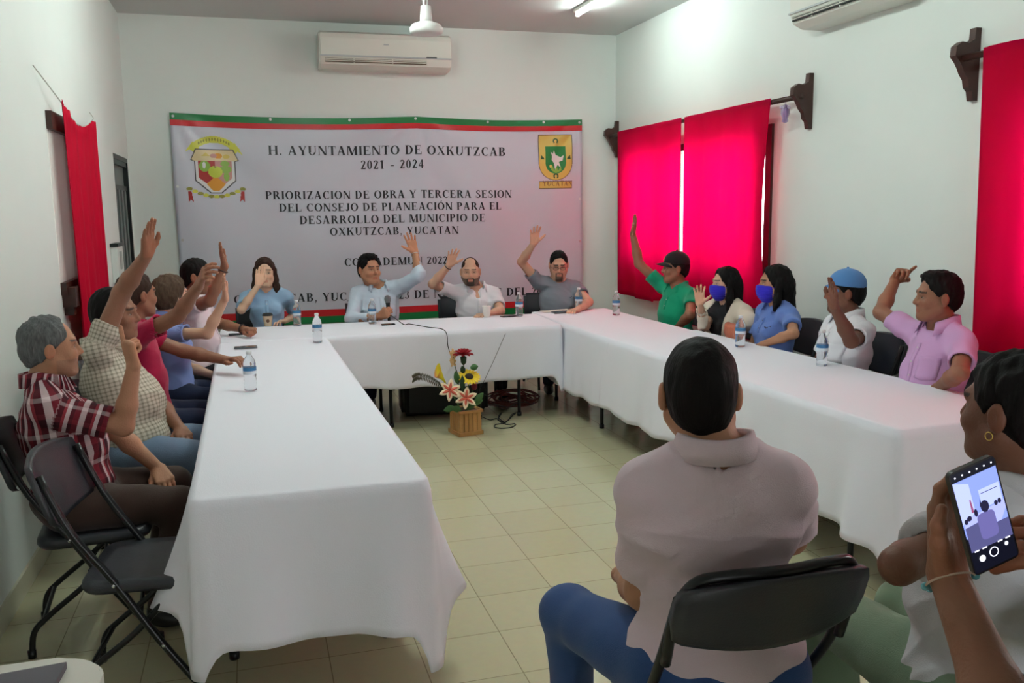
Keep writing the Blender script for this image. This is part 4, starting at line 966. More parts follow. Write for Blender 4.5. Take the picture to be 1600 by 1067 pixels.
def face_mask(bd, m):
    body, I = bd; H, R, s = I['H'], I['HR'], I['s']; X = lambda x, y, z: H+R@np.array([x, y, z])*s
    o = [('u', Ell(X(0, .048, -.05), np.array((.073, .068, .085))*s, R), .01), ('u', Ell(X(0, .092, -.035), np.array((.03, .026, .045))*s, R), .035), ('i', Half(X(0, 0, -.008), R@np.array([0, -.0, 1.])), .006), ('i', Half(X(0, .012, 0), R@np.array([0, -1., .12])), .004),
         ('disp', Fn(lambda P: .0015*np.sin(((P-H)@R)[..., 2]*420)), 0)]
    local_mesh(bd, o, .004, 'face_mask', m)
    bm = B()
    for q in (-1, 1):
        for z in (-.02, -.085): tube(bm, smooth_path([X(q*.062, .03, z)-I['Pv'], X(q*.078, .01, (z-.03)/2)-I['Pv'], X(q*.083, -.022, -.015)-I['Pv']], 5), .0015, 5)
    obj_split('mask_strap', bm, m, body)
def cap(bd, m, badge=None, bcol=None, brim=1.0):
    body, I = bd; H, R, s = I['H'], I['HR'], I['s']; X = lambda x, y, z: H+R@np.array([x, y, z])*s
    o = [('u', Ell(X(0, -.012, .048), np.array((.09, .108, .094))*s, R), .01), ('i', Half(X(0, 0, .04), R@np.array([0, .1, -1.])), .004), ('s', Ell(X(0, -.012, .03), np.array((.082, .1, .085))*s, R), 0)]
    local_mesh(bd, o, .004, 'cap_crown', m)
    bm = B(); n = 18; top, bot = [], []
    for j in range(6):
        row = []
        for i in range(n+1):
            u = -1+2*i/n; v = j/5; a = u*math.radians(62); r0 = .09; x = math.sin(a)*(r0*.95-.0*v); y = math.cos(a)*.088+v*.075*brim*math.cos(u*PI/2)**.7; z = .05-.03*u*u-.012*v
            row.append(bm.verts.new(Vector(X(x, y, z)-I['Pv'])))
        top.append(row)
    for a_, b_ in zip(top, top[1:]):
        for i in range(n): bm.faces.new((a_[i], a_[i+1], b_[i+1], b_[i]))
    ob = obj('cap_brim', bm, m, body, True); so = ob.modifiers.new('s', 'SOLIDIFY'); so.thickness = .004
    bm = B(); bmesh.ops.create_icosphere(bm, subdivisions=2, radius=.009, matrix=Matrix.Translation(Vector(X(0, -.012, .142)-I['Pv']))); obj('cap_button', bm, m, body)
    if badge:
        bm = B()
        for pts in badge:
            f = []
            for u, v in pts:
                a = u/.09; rr = math.sqrt(max(0, 1-((.062+v-.048)/.094)**2)); f.append(Vector(X(.09*rr*math.sin(a)*1.02, -.012+.108*rr*math.cos(a)*1.02+.001, .062+v)-I['Pv']))
            bm.faces.new([bm.verts.new(p) for p in f])
        obj('cap_emblem', bm, bcol, body)

# ------------------------------------------------------------------ fabrics of this meeting
def stripes_mat(name, kind):
    m = mat(name, (.5, .5, .5), .85, bump=.2, bscale=300, spec=.2); nt = m.node_tree; b = nt.nodes['Principled BSDF']
    at = nt.nodes.new('ShaderNodeAttribute'); at.attribute_name = 'weave'; sep = nt.nodes.new('ShaderNodeSeparateXYZ'); nt.links.new(at.outputs['Vector'], sep.inputs[0])
    def ramp(out, freq, stops, const=True, ph=0):
        mu = nt.nodes.new('ShaderNodeMath'); mu.operation = 'MULTIPLY_ADD'; mu.inputs[1].default_value = freq; mu.inputs[2].default_value = ph; nt.links.new(out, mu.inputs[0])
        fr = nt.nodes.new('ShaderNodeMath'); fr.operation = 'FRACT'; nt.links.new(mu.outputs[0], fr.inputs[0])
        r = nt.nodes.new('ShaderNodeValToRGB'); r.color_ramp.interpolation = 'CONSTANT' if const else 'LINEAR'; el = r.color_ramp.elements
        while len(el) > 1: el.remove(el[-1])
        el[0].position = 0; el[0].color = (*stops[0][1], 1)
        for p, c in stops[1:]: e = el.new(p); e.color = (*c, 1)
        nt.links.new(fr.outputs[0], r.inputs[0]); return r.outputs[0]
    mx = nt.nodes.new('ShaderNodeMix'); mx.data_type = 'RGBA'
    if kind == 'plaid':
        mr, dk, wh, pk = srgb(112, 30, 42), srgb(62, 20, 30), srgb(214, 196, 198), srgb(150, 52, 62)
        nt.links.new(ramp(sep.outputs[0], 10, [(0, mr), (.2, wh), (.4, dk), (.62, pk), (.72, wh), (.86, dk)]), mx.inputs[6])
        nt.links.new(ramp(sep.outputs[2], 7, [(0, mr), (.3, wh), (.42, mr), (.6, dk), (.85, pk)]), mx.inputs[7]); mx.inputs[0].default_value = .3
    else:
        a, b_ = srgb(206, 196, 180), srgb(146, 136, 120)
        nt.links.new(ramp(sep.outputs[0], 55, [(0, a), (.6, b_)]), mx.inputs[6]); nt.links.new(ramp(sep.outputs[2], 55, [(0, a), (.6, b_)]), mx.inputs[7]); mx.inputs[0].default_value = .5
    nt.links.new(mx.outputs[2], b.inputs['Base Color']); return m
F_ = dict(plaid=stripes_mat('plaid_cotton', 'plaid'), check=stripes_mat('check_cotton', 'check'), magenta=fabric('magenta_knit', srgb(168, 20, 64)), blue4=fabric('blue_shirt', srgb(128, 142, 196)), rose=fabric('pale_rose_cotton', srgb(222, 204, 210)),
          sky=fabric('light_blue_cotton', srgb(150, 182, 212)), pale=fabric('pale_blue_shirt', srgb(192, 204, 218)), white=fabric('white_cotton', srgb(222, 220, 226)), grey=fabric('grey_knit', srgb(120, 126, 136)),
          green=fabric('green_knit', srgb(18, 150, 110)), black=fabric('black_knit', srgb(26, 24, 28)), cream=fabric('cream_knit', srgb(214, 200, 184)), polo=fabric('blue_knit', srgb(98, 124, 190)), lilac=fabric('lilac_cotton', srgb(206, 160, 206)),
          rosepolo=fabric('pale_rose_knit', srgb(216, 194, 202)), tee=fabric('white_knit', srgb(200, 198, 202)), jeans=fabric('blue_denim', srgb(52, 78, 128)), ljeans=fabric('faded_denim', srgb(110, 128, 152)), brown=fabric('brown_twill', srgb(66, 48, 42)),
          navy=fabric('navy_twill', srgb(30, 36, 62)), dkt=fabric('dark_twill', srgb(34, 34, 40)), sage=fabric('sage_twill', srgb(120, 140, 116)), mask=fabric('blue_mask_cloth', srgb(52, 44, 190)), bluecap=fabric('blue_cap_twill', srgb(84, 132, 188)))
D = dict
P = {}
# left side of the tables, facing the room
P['L1'] = person('grey-haired man in maroon plaid shirt raising one finger, seated nearest the camera on the left', ony(80, 543, 3.75), 8, 14,
    D(R=((203, 668), True, (209, 572), True, (190, 500), True, 'point', (.75, .5, 0)), L=((232, 702), False, (254, 738), False, (268, 770), True, 'relax', (.2, -.2, -1))), 'tan', 'grey', HG, F_['plaid'], F_['brown'], 1.25, .96, gc=True, sleeve=.8, fat=.004, open_neck=.3, hip=(-.74, 3.73, .56), fine=True, collar='shirt', brow=srgb(90, 84, 80), beard='stubble')
P['L2'] = person('dark-haired man in beige checked shirt stretching his arm straight up, behind the plaid shirt man', ony(180, 491, 4.5), 0, -12,
    D(R=((192, 452), True, (229, 398), True, (233, 340), True, 'flat', (.9, -.5, 0)), L=((250, 630), True, (283, 672), True, (292, 690), True, 'relax', (0, 0, -1))), 'brown', 'short', HB, F_['check'], F_['ljeans'], 1.34, gc=True, sleeve=.5, fat=.006, hip=(-.6, 4.45, .56), raise_up=(.05, 0), neck_off=(-.03, 0, 0), open_neck=.3, collar='shirt', fine=False)
P['L3'] = person('man in magenta polo with raised forearm and the other hand on the left table', ony(214, 461, 5.15), 8, 38,
    D(R=((277, 494), True, (311, 446), True, (326, 408), True, 'relax', (1, 0, 0)), L=((302, 554), True, (354, 563), True, (388, 557), True, 'relax', (0, 0, -1))), 'brown', 'short', HBR, F_['magenta'], F_['navy'], 1.1, sleeve=.6, hip=(-.62, 5.12, .56))
P['L4'] = person('short-haired woman with highlighted hair and blue blouse raising a pale hand', ony(268, 462, 5.8), 0, 30,
    D(R=((324, 521), True, (352, 466), True, (348, 426), True, 'flat', (1, .1, 0)), L='lap'), 'light', 'bob', HH, F_['blue4'], F_['navy'], .95, .97, female=True, sleeve=.5, collar='shirt')
P['L5'] = person('man in pale rose shirt with beaded wrist raised and a fist on the table corner', ony(309, 432, 6.5), -8, -10,
    D(R=((328, 470), True, (351, 416), True, (342, 380), True, 'flat', (1, 0, .3)), L=((342, 505), False, (383, 515), True, (405, 514), True, 'fist', (0, 0, -1))), 'brown', 'short', HB, F_['rose'], F_['dkt'], 1.1, sleeve=.6, raise_up=(.02, 0))
# behind the middle tables
P['C1'] = person('woman in light blue blouse holding her palm in front of her face', ony(414, 426, 7.72), -90, -92,
    D(R=((377, 484), True, (407, 441), True, (409, 405), True, 'flat', (0, -1, .1)), L=((462, 492), False, (444, 502), True, (424, 502), True, 'relax', (0, 0, -1))), 'fair', 'long', HBR, F_['sky'], F_['navy'], .92, .98, female=True, sleeve=.7, open_neck=.8, collar=None)
P['C2'] = person('man in pale blue long-sleeved shirt speaking with a microphone, left hand raised', ony(577, 421, 7.72), -86, -66,
    D(R=((549, 499), True, (594, 494), True, (613, 484), True, 'grip', (.5, .8, 0)), L=((655, 430), True, (648, 394), False, (637, 360), True, 'open', (0, -1, .05))), 'tan', 'thick', HB, F_['pale'], F_['navy'], 1.18, 1.04, fat=.006, sleeve=D(R=1.8, L=1.6), collar='shirt', neck_off=(.07, 0, 0), raise_up=(0, .04), open_neck=.5)
P['C3'] = person('balding bearded man in white shirt raising his right hand, between the other two seated men', ony(735, 424, 7.72), -94, -104,
    D(R=((676, 444), True, (703, 413), True, (711, 386), True, 'open', (0, -1, .05)), L=((782, 486), True, (760, 492), True, (740, 493), True, 'relax', (0, 0, -1))), 'light', 'bald', HBR, F_['white'], F_['dkt'], 1.18, 1.02, fat=.008, sleeve=.7, beard='full', collar='shirt', hpitch=-4, raise_up=(.03, 0), open_neck=.8, neck_off=(.05, 0, .0))
P['C4'] = person('man in grey shirt and glasses looking down with right hand raised high', ony(873, 414, 7.72), -98, -106,
    D(R=((815, 409), True, (834, 380), True, (837, 351), True, 'open', (0, -1, .05)), L=((920, 472), True, (902, 484), True, (886, 487), True, 'relax', (0, 0, -1))), 'light', 'short', HB, F_['grey'], F_['navy'], 1.18, 1.02, fat=.006, sleeve=.5, beard='goatee', hpitch=-15, raise_up=(.05, 0), open_neck=.3, collar=None)
# right side, backs to the windows
P['R1'] = person('man in green polo and black cap stretching his arm up in front of red curtain', onx(1055, 419, 3.38), 195, 165,
    D(R=((990, 404), False, (988, 362), False, (994, 334), True, 'flat', (-1, .2, 0)), L=((1078, 492), True, (1058, 512), False, (1042, 522), False, 'relax', (0, 0, -1))), 'brown', 'short', HB, F_['green'], F_['dkt'], 1.12, 1.02, sleeve=.55, raise_up=(.05, 0), open_neck=.6)
P['R2'] = person('woman in cream cardigan over black top with blue mask raising her palm', onx(1133, 443, 3.38), 195, 174,
    D(R=((1102, 510), True, (1093, 474), True, (1093, 440), True, 'open', (-.6, -.8, .1)), L=((1172, 503), True, (1148, 522), False, (1130, 530), False, 'relax', (0, 0, -1))), 'light', 'long', HB, F_['black'], F_['dkt'], .95, .96, female=True, sleeve=.6, collar=None, open_neck=.2, cardigan=F_['cream'])
P['R3'] = person('woman with straight black hair, blue polo and blue mask, hands lowered', onx(1210, 443, 3.38), 178, 160,
    D(R='lap', L=((1240, 521), True, (1192, 538), False, (1176, 546), False, 'relax', (0, 0, -1))), 'tan', 'straight', HB, F_['polo'], F_['navy'], 1.05, .98, female=True, sleeve=.6)
P['R4'] = person('man in white shirt and light blue cap holding his hand beside his face', onx(1320, 457, 3.38), 172, 150,
    D(R='lap', L=((1330, 533), True, (1303, 478), True, (1302, 434), True, 'flat', (-1, .1, 0))), 'dark', 'short', HB, F_['white'], F_['dkt'], 1.16, 1.02, sleeve=.62, collar='shirt')
P['R5'] = person('man in lilac shirt raising one bent finger, beside the red curtain at the right edge', onx(1464, 464, 3.36), 176, 158,
    D(R=((1376, 488), False, (1400, 436), False, (1424, 410), True, 'one', (-.4, -.7, -.5)), L=((1500, 582), True, (1466, 606), False, (1450, 618), False, 'relax', (0, 0, -1))), 'brown', 'thick', HB, F_['lilac'], F_['dkt'], 1.2, 1.02, fat=.004, sleeve=.66, collar='shirt', open_neck=.5)
# foreground, seen from behind
f1 = ony(1093, 614, 1.8)
P['F1'] = person('man in pale rose polo seen from behind on a black chair in the foreground', f1, 72, 68,
    D(R=(f1+np.array([.34, .12, -.46]), True, f1+np.array([.24, .33, -.5]), True, f1+np.array([.1, .4, -.5]), True, 'relax', (0, 0, -1)), L=((1003, 925), False, f1+np.array([-.02, .42, -.6]), True, f1+np.array([.1, .5, -.62]), True, 'relax', (0, 0, -1))), 'tan', 'crop', HB, F_['rosepolo'], F_['jeans'], 1.25, 1.05, fine=True, fat=.003, sleeve=.72, hip=(1.03, 1.79, .56), raise_up=(-.03, -.03), neck_off=(.03, -.01, .035), open_neck=0,
    legs=D(L=((.80, 2.2, .53), (.84, 2.26, .1)), R=((1.2, 2.24, .52), (1.2, 2.3, .1))), shoulder=.15)
f2 = ony(1584, 640, 1.5)
P['F2'] = person('woman in white knit top and sage trousers at the right edge, seen from behind', f2, 104, 106,
    D(R=(f2+np.array([.3, .1, -.45]), True, f2+np.array([.14, .33, -.5]), True, f2+np.array([.04, .38, -.5]), True, 'relax', (0, 0, -1)), L=((1404, 884), True, f2+np.array([.12, .3, -.38]), True, f2+np.array([.26, .32, -.38]), True, 'relax', (0, 0, -1))), 'dark', 'tied', HB, F_['tee'], F_['sage'], 1.38, 1.02, fine=True, fat=.006, female=True, sleeve=.56, open_neck=0, hip=(f2[0]+.04, f2[1]+.02, .56),
    legs=D(L=((1.49, 2.0, .53), (1.53, 1.93, .1)), R=((1.72, 1.95, .52), (1.72, 1.95, .1))))
P['F3'] = person('person at lower right edge holding up a phone, bracelet on the wrist', (1.2, .66, 1.34), 92, 100,
    D(L=((.945, .9, .86), True, (.978, 1.015, 1.085), True, (.995, 1.055, 1.27), True, 'hold', (.3, -.95, .1), .3), R=((1.33, .85, .95), True, (1.2, .945, 1.115), True, (1.07, .972, 1.165), True, 'relax', (-.2, .75, -.6))), 'brown', 'straight', HB, F_['black'], F_['dkt'], 1.25, 1.06, fine=True, sleeve=.5, open_neck=0, collar=None, legs=D(L=((1.12, 1.0, .5), (1.12, .95, .1)), R=((1.3, 1.0, .5), (1.3, .95, .1))))
# things worn
face_mask(P['R2'], F_['mask']); face_mask(P['R3'], F_['mask'])
m_gold = mat('cap_gold_print', srgb(200, 170, 90), .6); m_wht = mat('white_print', srgb(225, 228, 232), .6)
cap(P['R1'], fabric('black_cap_twill', srgb(28, 24, 26)), [[(-.02, -.004), (-.012, -.004), (.0, .022), (-.004, .03)], [(.012, -.004), (.02, -.004), (.004, .03), (-.002, .022)], [(-.01, .006), (.012, .006), (.01, .011), (-.008, .011)]], m_gold)
cap(P['R4'], F_['bluecap'], [[(.03, -.012), (.06, -.012), (.052, -.002), (.046, -.006), (.042, .006), (.036, -.002)]], m_wht, .3)
body, I = P['C4']; X = lambda x, y, z: I['H']+I['HR']@np.array([x, y, z])*I['s']-I['Pv']
gl = B()
for q in (-1, 1):
    tube(gl, [X(q*.032+.024*math.cos(a*PI/8)*1.0, .1, .0+.016*math.sin(a*PI/8)) for a in range(17)], .0018, 5, False); tube(gl, [X(q*.056, .1, .004), X(q*.078, .05, .004), X(q*.082, -.01, .0)], .0016, 5)
tube(gl, [X(-.008, .1, .002), X(0, .104, .004), X(.008, .1, .002)], .0016, 5)
obj('eyeglasses', gl, mat('spectacle_frame', srgb(60, 26, 26), .3), body)
m_bead = mat('dark_beads', srgb(52, 30, 26), .4); m_silver = mat('silver', (.75, .75, .75), .2, 1.0); m_gold2 = mat('gold', srgb(214, 176, 96), .25, 1.0)
bracelet(P['L5'], 'R', m_bead); bracelet(P['L5'], 'L', m_bead, th=.006); bracelet(P['C2'], 'L', m_silver, 'bracelet'); bracelet(P['C2'], 'R', m_gold2, 'wristwatch', th=.005); bracelet(P['C3'], 'R', m_bead)
body, I = P['F2']; X = lambda x, y, z: I['H']+I['HR']@np.array([x, y, z])*I['s']-I['Pv']
for q in (-1, 1):
    bm = B(); c = X(q*.09, .0, -.045); tube(bm, [c+I['HR']@np.array([0, .008*math.cos(a*PI/8), .009*math.sin(a*PI/8)]) for a in range(17)], .0014, 6, False); obj('earring', bm, m_gold2, body, True)
body, I = P['F3']; S0, E, Wt = I['chains']['L'][:3]
m_aqua = mat('aqua_beads', srgb(120, 196, 206), .15, Transmission_Weight=.3); m_thr = mat('braid_thread', srgb(196, 170, 150), .6)
br = bracelet(P['F3'], 'L', m_thr, 'bracelet', t=.012, r=.035, th=.0018)
ax = unit(E-Wt); c = Wt+ax*.012-I['Pv']; e1 = unit(np.cross(ax, [0, .3, 1])); e2 = np.cross(ax, e1)
for aa in (200, 30, 60):
    bm = B(); a_ = math.radians(aa); bmesh.ops.create_icosphere(bm, subdivisions=2, radius=.0065, matrix=Matrix.Translation(Vector(c+(e1*math.cos(a_)+e2*math.sin(a_))*.036))); obj('bracelet_bead', bm, m_aqua, body, True)
bm = B(); p0 = Vector(c)+Vector((.034, -.012, -.008)); tube(bm, [p0, p0+Vector((.004, -.003, -.03)), p0+Vector((.002, -.003, -.062))], .0011, 5); obj('bracelet_cord', bm, m_thr, body)
for dz in (-.055, -.066): bm = B(); bmesh.ops.create_icosphere(bm, subdivisions=2, radius=.0045, matrix=Matrix.Translation(p0+Vector((.002, -.003, dz)))); obj('bracelet_bead', bm, m_aqua, body, True)

from mathutils.bvhtree import BVHTree
def shirt_tree(bd):
    me = [c for c in bd[0].children if c.name.startswith(('cardigan' if False else 'shirt'))][0].data
    return BVHTree.FromPolygons([v.co.copy() for v in me.vertices], [tuple(p.vertices) for p in me.polygons])
def on_shirt(bd, tr, r, u, off=.0015, side=0.):
    I = bd[1]; dd = unit(I['Fv']+I['Rv']*side); o = I['N']-I['Pv']+I['Rv']*r+I['U']*u+dd*.5
    hit = tr.ray_cast(Vector(o), Vector(-dd))[0]
    return None if hit is None else hit+Vector(dd)*off
def placket(bd, m_strip, m_but, u0=-.06, u1=-.40, n=14, buttons=5, w=.014):
    tr = shirt_tree(bd); rows = []
    for i in range(n+1):
        u = u0+(u1-u0)*i/n; q = [on_shirt(bd, tr, r, u, .0022) for r in (-w, 0, w)]
        if None not in q: rows.append(q)
    if len(rows) < 3: return
    bm = B(); V = [[bm.verts.new(p) for p in q] for q in rows]
    for a_, b_ in zip(V, V[1:]):
        for k in (0, 1): bm.faces.new((a_[k], a_[k+1], b_[k+1], b_[k]))
    o = obj('placket', bm, m_strip, bd[0], True); so = o.modifiers.new('s', 'SOLIDIFY'); so.thickness = .0015; so.offset = 0
    for k in range(buttons):
        q = rows[int((k+.5)*(len(rows)-1)/buttons)][1]; bm = B(); M = Matrix.Translation(q+Vector(bd[1]['Fv'])*.0015) @ Vector(bd[1]['Fv']).to_track_quat('Z', 'Y').to_matrix().to_4x4()
        r_ = bmesh.ops.create_cone(bm, cap_ends=True, segments=10, radius1=.005, radius2=.0045, depth=.002, matrix=M); obj('button', bm, m_but, bd[0])
def mark(bd, r, u, polys, m, side=0., name='chest_print'):
    tr = shirt_tree(bd); bm = B()
    for pts in polys:
        q = [on_shirt(bd, tr, r+a, u+b, .002, side) for a, b in pts]
        if None not in q: bm.faces.new([bm.verts.new(p) for p in q])
    obj(name, bm, m, bd[0])
m_btn = mat('button_pearl', srgb(206, 204, 200), .3); m_dkbtn = mat('button_dark', srgb(60, 60, 80), .4); m_mark = mat('dark_blue_print', srgb(34, 40, 84), .6)
for k_, f_, ub, nb in (('L1', 'plaid', -.4, 5), ('L5', 'rose', -.36, 4), ('C1', 'sky', -.3, 3), ('C2', 'pale', -.42, 6), ('C3', 'white', -.42, 6), ('R4', 'white', -.4, 5), ('R5', 'lilac', -.4, 5), ('R1', 'green', -.17, 2), ('R3', 'polo', -.17, 2)):
    if k_ == 'L1': continue
    placket(P[k_], F_[f_], m_btn if k_ != 'R3' else m_dkbtn, -.07, ub, buttons=nb)
mark(P['C3'], -.085, -.14, [[(-.004, -.008), (.002, -.008), (.006, .008), (.002, .01)]], m_mark)
mark(P['C4'], -.1, -.13, [[(-.02, -.003), (.02, -.003), (.02, .002), (-.02, .002)], [(-.004, .004), (.004, .004), (0, .014)]], m_mark)
mark(P['R3'], -.085, -.13, [[(-.022, .008), (-.004, -.002), (0, .004), (-.018, .014)], [(-.004, -.006), (.02, .004), (.016, .01), (-.004, .002)]], m_mark)
m_fold = fabric('lilac_pocket', srgb(198, 150, 198))
def pocket(bd, r, u, w, h, m):
    tr = shirt_tree(bd); bm = B(); n = 6; V = []
    for j in range(n+1):
        row = [on_shirt(bd, tr, r-w/2+w*i/n, u-h*j/n-(.008*(1-abs(2*i/n-1)) if j == n else 0), .0028) for i in range(n+1)]
        if None in row: return
        V.append([bm.verts.new(p) for p in row])
    for a_, b_ in zip(V, V[1:]):
        for i in range(n): bm.faces.new((a_[i], a_[i+1], b_[i+1], b_[i]))
    o = obj('pocket', bm, m, bd[0], True); so = o.modifiers.new('s', 'SOLIDIFY'); so.thickness = .002; so.offset = 0
pocket(P['R5'], -.09, -.13, .1, .11, F_['lilac']); pocket(P['R4'], -.09, -.13, .1, .11, F_['white']); pocket(P['C2'], -.09, -.14, .1, .11, F_['pale'])

# ------------------------------------------------------------------ chairs
m_seat = mat('black_seat_plastic', srgb(44, 44, 50), .38, bump=.1, bscale=200); m_tube = mat('black_tube', srgb(22, 21, 23), .3, .2)
def rrect(w, h, r, n=5):
    o = []
    for cx, cy, a0 in ((w-r, h-r, 0), (-w+r, h-r, 90), (-w+r, -h+r, 180), (w-r, -h+r, 270)): o += disc(cx, cy, r, r, n, a0, a0+90.001)
    return o
def folding_chair(label, kind='plastic', loc=(0, 0, 0), rz=0, group=None):
    """local +y is the way the sitter faces"""
    t = thing('folding_chair', label, 'chair', loc, rz, group); hw = .205 if kind == 'plastic' else .222
    for q in (-1, 1):
        bm = B(); tube(bm, smooth_path([(q*(hw-.005), -.25, .83), (q*hw, -.17, .64), (q*(hw-.01), -.055, .46), (q*hw, .08, .24), (q*hw, .235, .012)], 4), .0125, 10); lathe(bm, [(.016, 0), (.016, .03)], 10, c=(q*hw, .235, 0)); obj('leg', bm, m_tube, t, True)
        bm = B(); tube(bm, smooth_path([(q*(hw-.03), .15, .43), (q*(hw-.03), .0, .27), (q*(hw-.03), -.14, .16), (q*(hw-.03), -.2, .1), (q*(hw-.03), -.215, .012)], 4), .011, 10); lathe(bm, [(.015, 0), (.015, .03)], 10, c=(q*(hw-.03), -.215, 0)); obj('leg', bm, m_tube, t, True)
    bm = B(); tube(bm, [(-hw+.03, -.17, .13), (hw-.03, -.17, .13)], .009); tube(bm, [(-hw, .17, .105), (hw, .17, .105)], .009); tube(bm, [(-hw+.02, .05, .325), (hw-.02, .05, .325)], .007); obj_split('stretcher', bm, m_tube, t)
    # seat: a dished board with rounded plan and a turned-down lip
    bm = B(); out = rrect(.2, .195, .075); rings = []
    for k, (f, z) in enumerate(((1.0, .418), (1.03, .432), (1.02, .447), (.97, .453), (.75, .447), (.4, .441))):
        rings.append([bm.verts.new((x*f, y*f+.03, z+(.008*(abs(y)/.2) if k > 2 else 0))) for x, y in out])
    for a_, b_ in zip(rings, rings[1:]):
        for k in range(len(out)): bm.faces.new((a_[k], a_[(k+1) % len(out)], b_[(k+1) % len(out)], b_[k]))
    bm.faces.new(rings[0][::-1]); bm.faces.new(rings[-1]); obj('seat', bm, m_seat, t, True)
    # back: curved panel wrapping the uprights
    bm = B(); n = 14; z_ = .655 if kind == 'plastic' else .72; zs = [z_, z_+.015, z_+.06 if kind != 'plastic' else .71, .80 if kind != 'plastic' else .78, .83, .855, .862]; fr = []; 
    for off in (.011, -.011):
        g = []
        for j, z in enumerate(zs):
            row = []
            for i in range(n+1):
                u = -1+2*i/n; ww = hw+.014-(.03 if j in (0, 6) else (.008 if j in (1, 5) else 0)); yy = -.2-(z-.62)*.32-.035*(1-u*u)+off
                zz = z+(.0 if j < 3 else .016*(1-u*u)*(j-2)/4)-(.02*(1-u*u) if j < 2 else 0)
                row.append(bm.verts.new((u*ww, yy, zz)))
            g.append(row)
        fr.append(g)
        for j in range(len(zs)-1):
            for i in range(n):
                q = (g[j][i], g[j][i+1], g[j+1][i+1], g[j+1][i]); bm.faces.new(q if off < 0 else q[::-1])
    A_, B_ = fr
    bd_ = [(j, 0) for j in range(len(zs))]+[(len(zs)-1, i) for i in range(1, n+1)]+[(j, n) for j in range(len(zs)-2, -1, -1)]+[(0, i) for i in range(n-1, 0, -1)]
    for k in range(len(bd_)):
        a, b_ = bd_[k], bd_[(k+1) % len(bd_)]; bm.faces.new((A_[a[0]][a[1]], A_[b_[0]][b_[1]], B_[b_[0]][b_[1]], B_[a[0]][a[1]]))
    bmesh.ops.recalc_face_normals(bm, faces=bm.faces); obj('backrest', bm, m_seat, t, True)
    if kind == 'steel':
        bm = B(); tube(bm, smooth_path([(-hw, -.2, .66), (-hw, -.245, .8), (-hw+.03, -.268, .868), (-hw+.09, -.285, .884), (0, -.305, .888), (hw-.09, -.285, .884), (hw-.03, -.268, .868), (hw, -.245, .8), (hw, -.2, .66)], 5), .0125, 10); obj('back_frame', bm, m_tube, t, True)
    bm = B()
    for q in (-1, 1):
        for p in ((q*(hw+.012), -.05, .45), (q*(hw+.012), .09, .23)): bmesh.ops.create_icosphere(bm, subdivisions=1, radius=.007, matrix=Matrix.Translation(p))
    obj_split('rivet', bm, m_silver, t); return t
ch = folding_chair('empty black folding chair at left side of the near table end', 'plastic', (-.415, 3.2, 0), math.radians(-96))
dup(ch, (-.67, 3.7, 0), math.radians(-86), 'black folding chair under the grey-haired man in plaid shirt')
for k, lab in (('L2', 'black folding chair under the man in beige checked shirt'), ('L3', 'black folding chair under the man in magenta polo'), ('L4', 'black folding chair under the woman with highlighted hair'), ('L5', 'black folding chair under the man in pale rose shirt')):
    Pv, F = P[k][1]['Pv'], P[k][1]['F']; dup(ch, (Pv[0]+F[0]*.03, Pv[1]+F[1]*.03, 0), math.atan2(F[1], F[0])-PI/2, lab)
st = folding_chair('black steel folding chair in the foreground under the man in pale rose polo', 'steel', (1.045, 1.845, 0), 0)
for k, lab in (('F2', 'black steel folding chair under the woman in white top and sage trousers'), ('R1', 'black folding chair behind the man in green polo'), ('R2', 'black folding chair behind the woman in cream cardigan'), ('R3', 'black folding chair behind the woman in blue polo'), ('R4', 'black folding chair behind the man in light blue cap'), ('R5', 'black folding chair behind the man in lilac shirt')):
    Pv, F = P[k][1]['Pv'], P[k][1]['F']; th_ = math.atan2(F[1], F[0]) if k == 'F2' else PI*.97
    F = np.array([math.cos(th_), math.sin(th_)]); dup(st if k == 'F2' else ch, (Pv[0]+F[0]*.02, Pv[1]+F[1]*.02, 0), th_-PI/2, lab)
m_pad = mat('black_upholstery', srgb(30, 31, 38), .6, bump=.2, bscale=300)
def padded_chair(label, loc, rz):
    t = thing('padded_chair', label, 'chair', loc, rz)
    def pad(name, c, half, r, tilt):
        bm = B(); v = box(bm, [-h for h in half], half); bmesh.ops.bevel(bm, geom=bm.edges[:], offset=r, segments=4, affect='EDGES')
        M = Matrix.Translation(c) @ Matrix.Rotation(tilt, 4, 'X')
        for q in bm.verts: q.co = M @ q.co
        obj(name, bm, m_pad, t, True)
    pad('seat', (0, .02, .435), (.235, .22, .03), .028, 0); pad('backrest', (0, -.24, .71), (.2, .028, .15), .027, math.radians(8))
    for q in (-1, 1):
        bm = B(); tube(bm, smooth_path([(q*.2, -.22, .64), (q*.21, -.2, .42), (q*.21, -.2, .2), (q*.21, -.24, .01)], 4), .012, 8); obj('leg', bm, m_tube, t, True)
        bm = B(); tube(bm, [(q*.21, .2, .41), (q*.21, .23, .01)], .012, 8); obj('leg', bm, m_tube, t, True)
    return t
pc = None
for k, lab in (('C1', 'black padded chair behind the woman in light blue blouse'), ('C2', 'black padded chair behind the man with the microphone'), ('C3', 'black padded chair behind the balding man in white shirt'), ('C4', 'black padded chair behind the man in grey shirt and glasses')):
    Pv, F = P[k][1]['Pv'], P[k][1]['F']; loc = (Pv[0]-(.1 if k == 'C3' else .06), Pv[1]+.0, 0)
    if pc is None: pc = padded_chair(lab, loc, PI)
    else: dup(pc, loc, PI, lab)

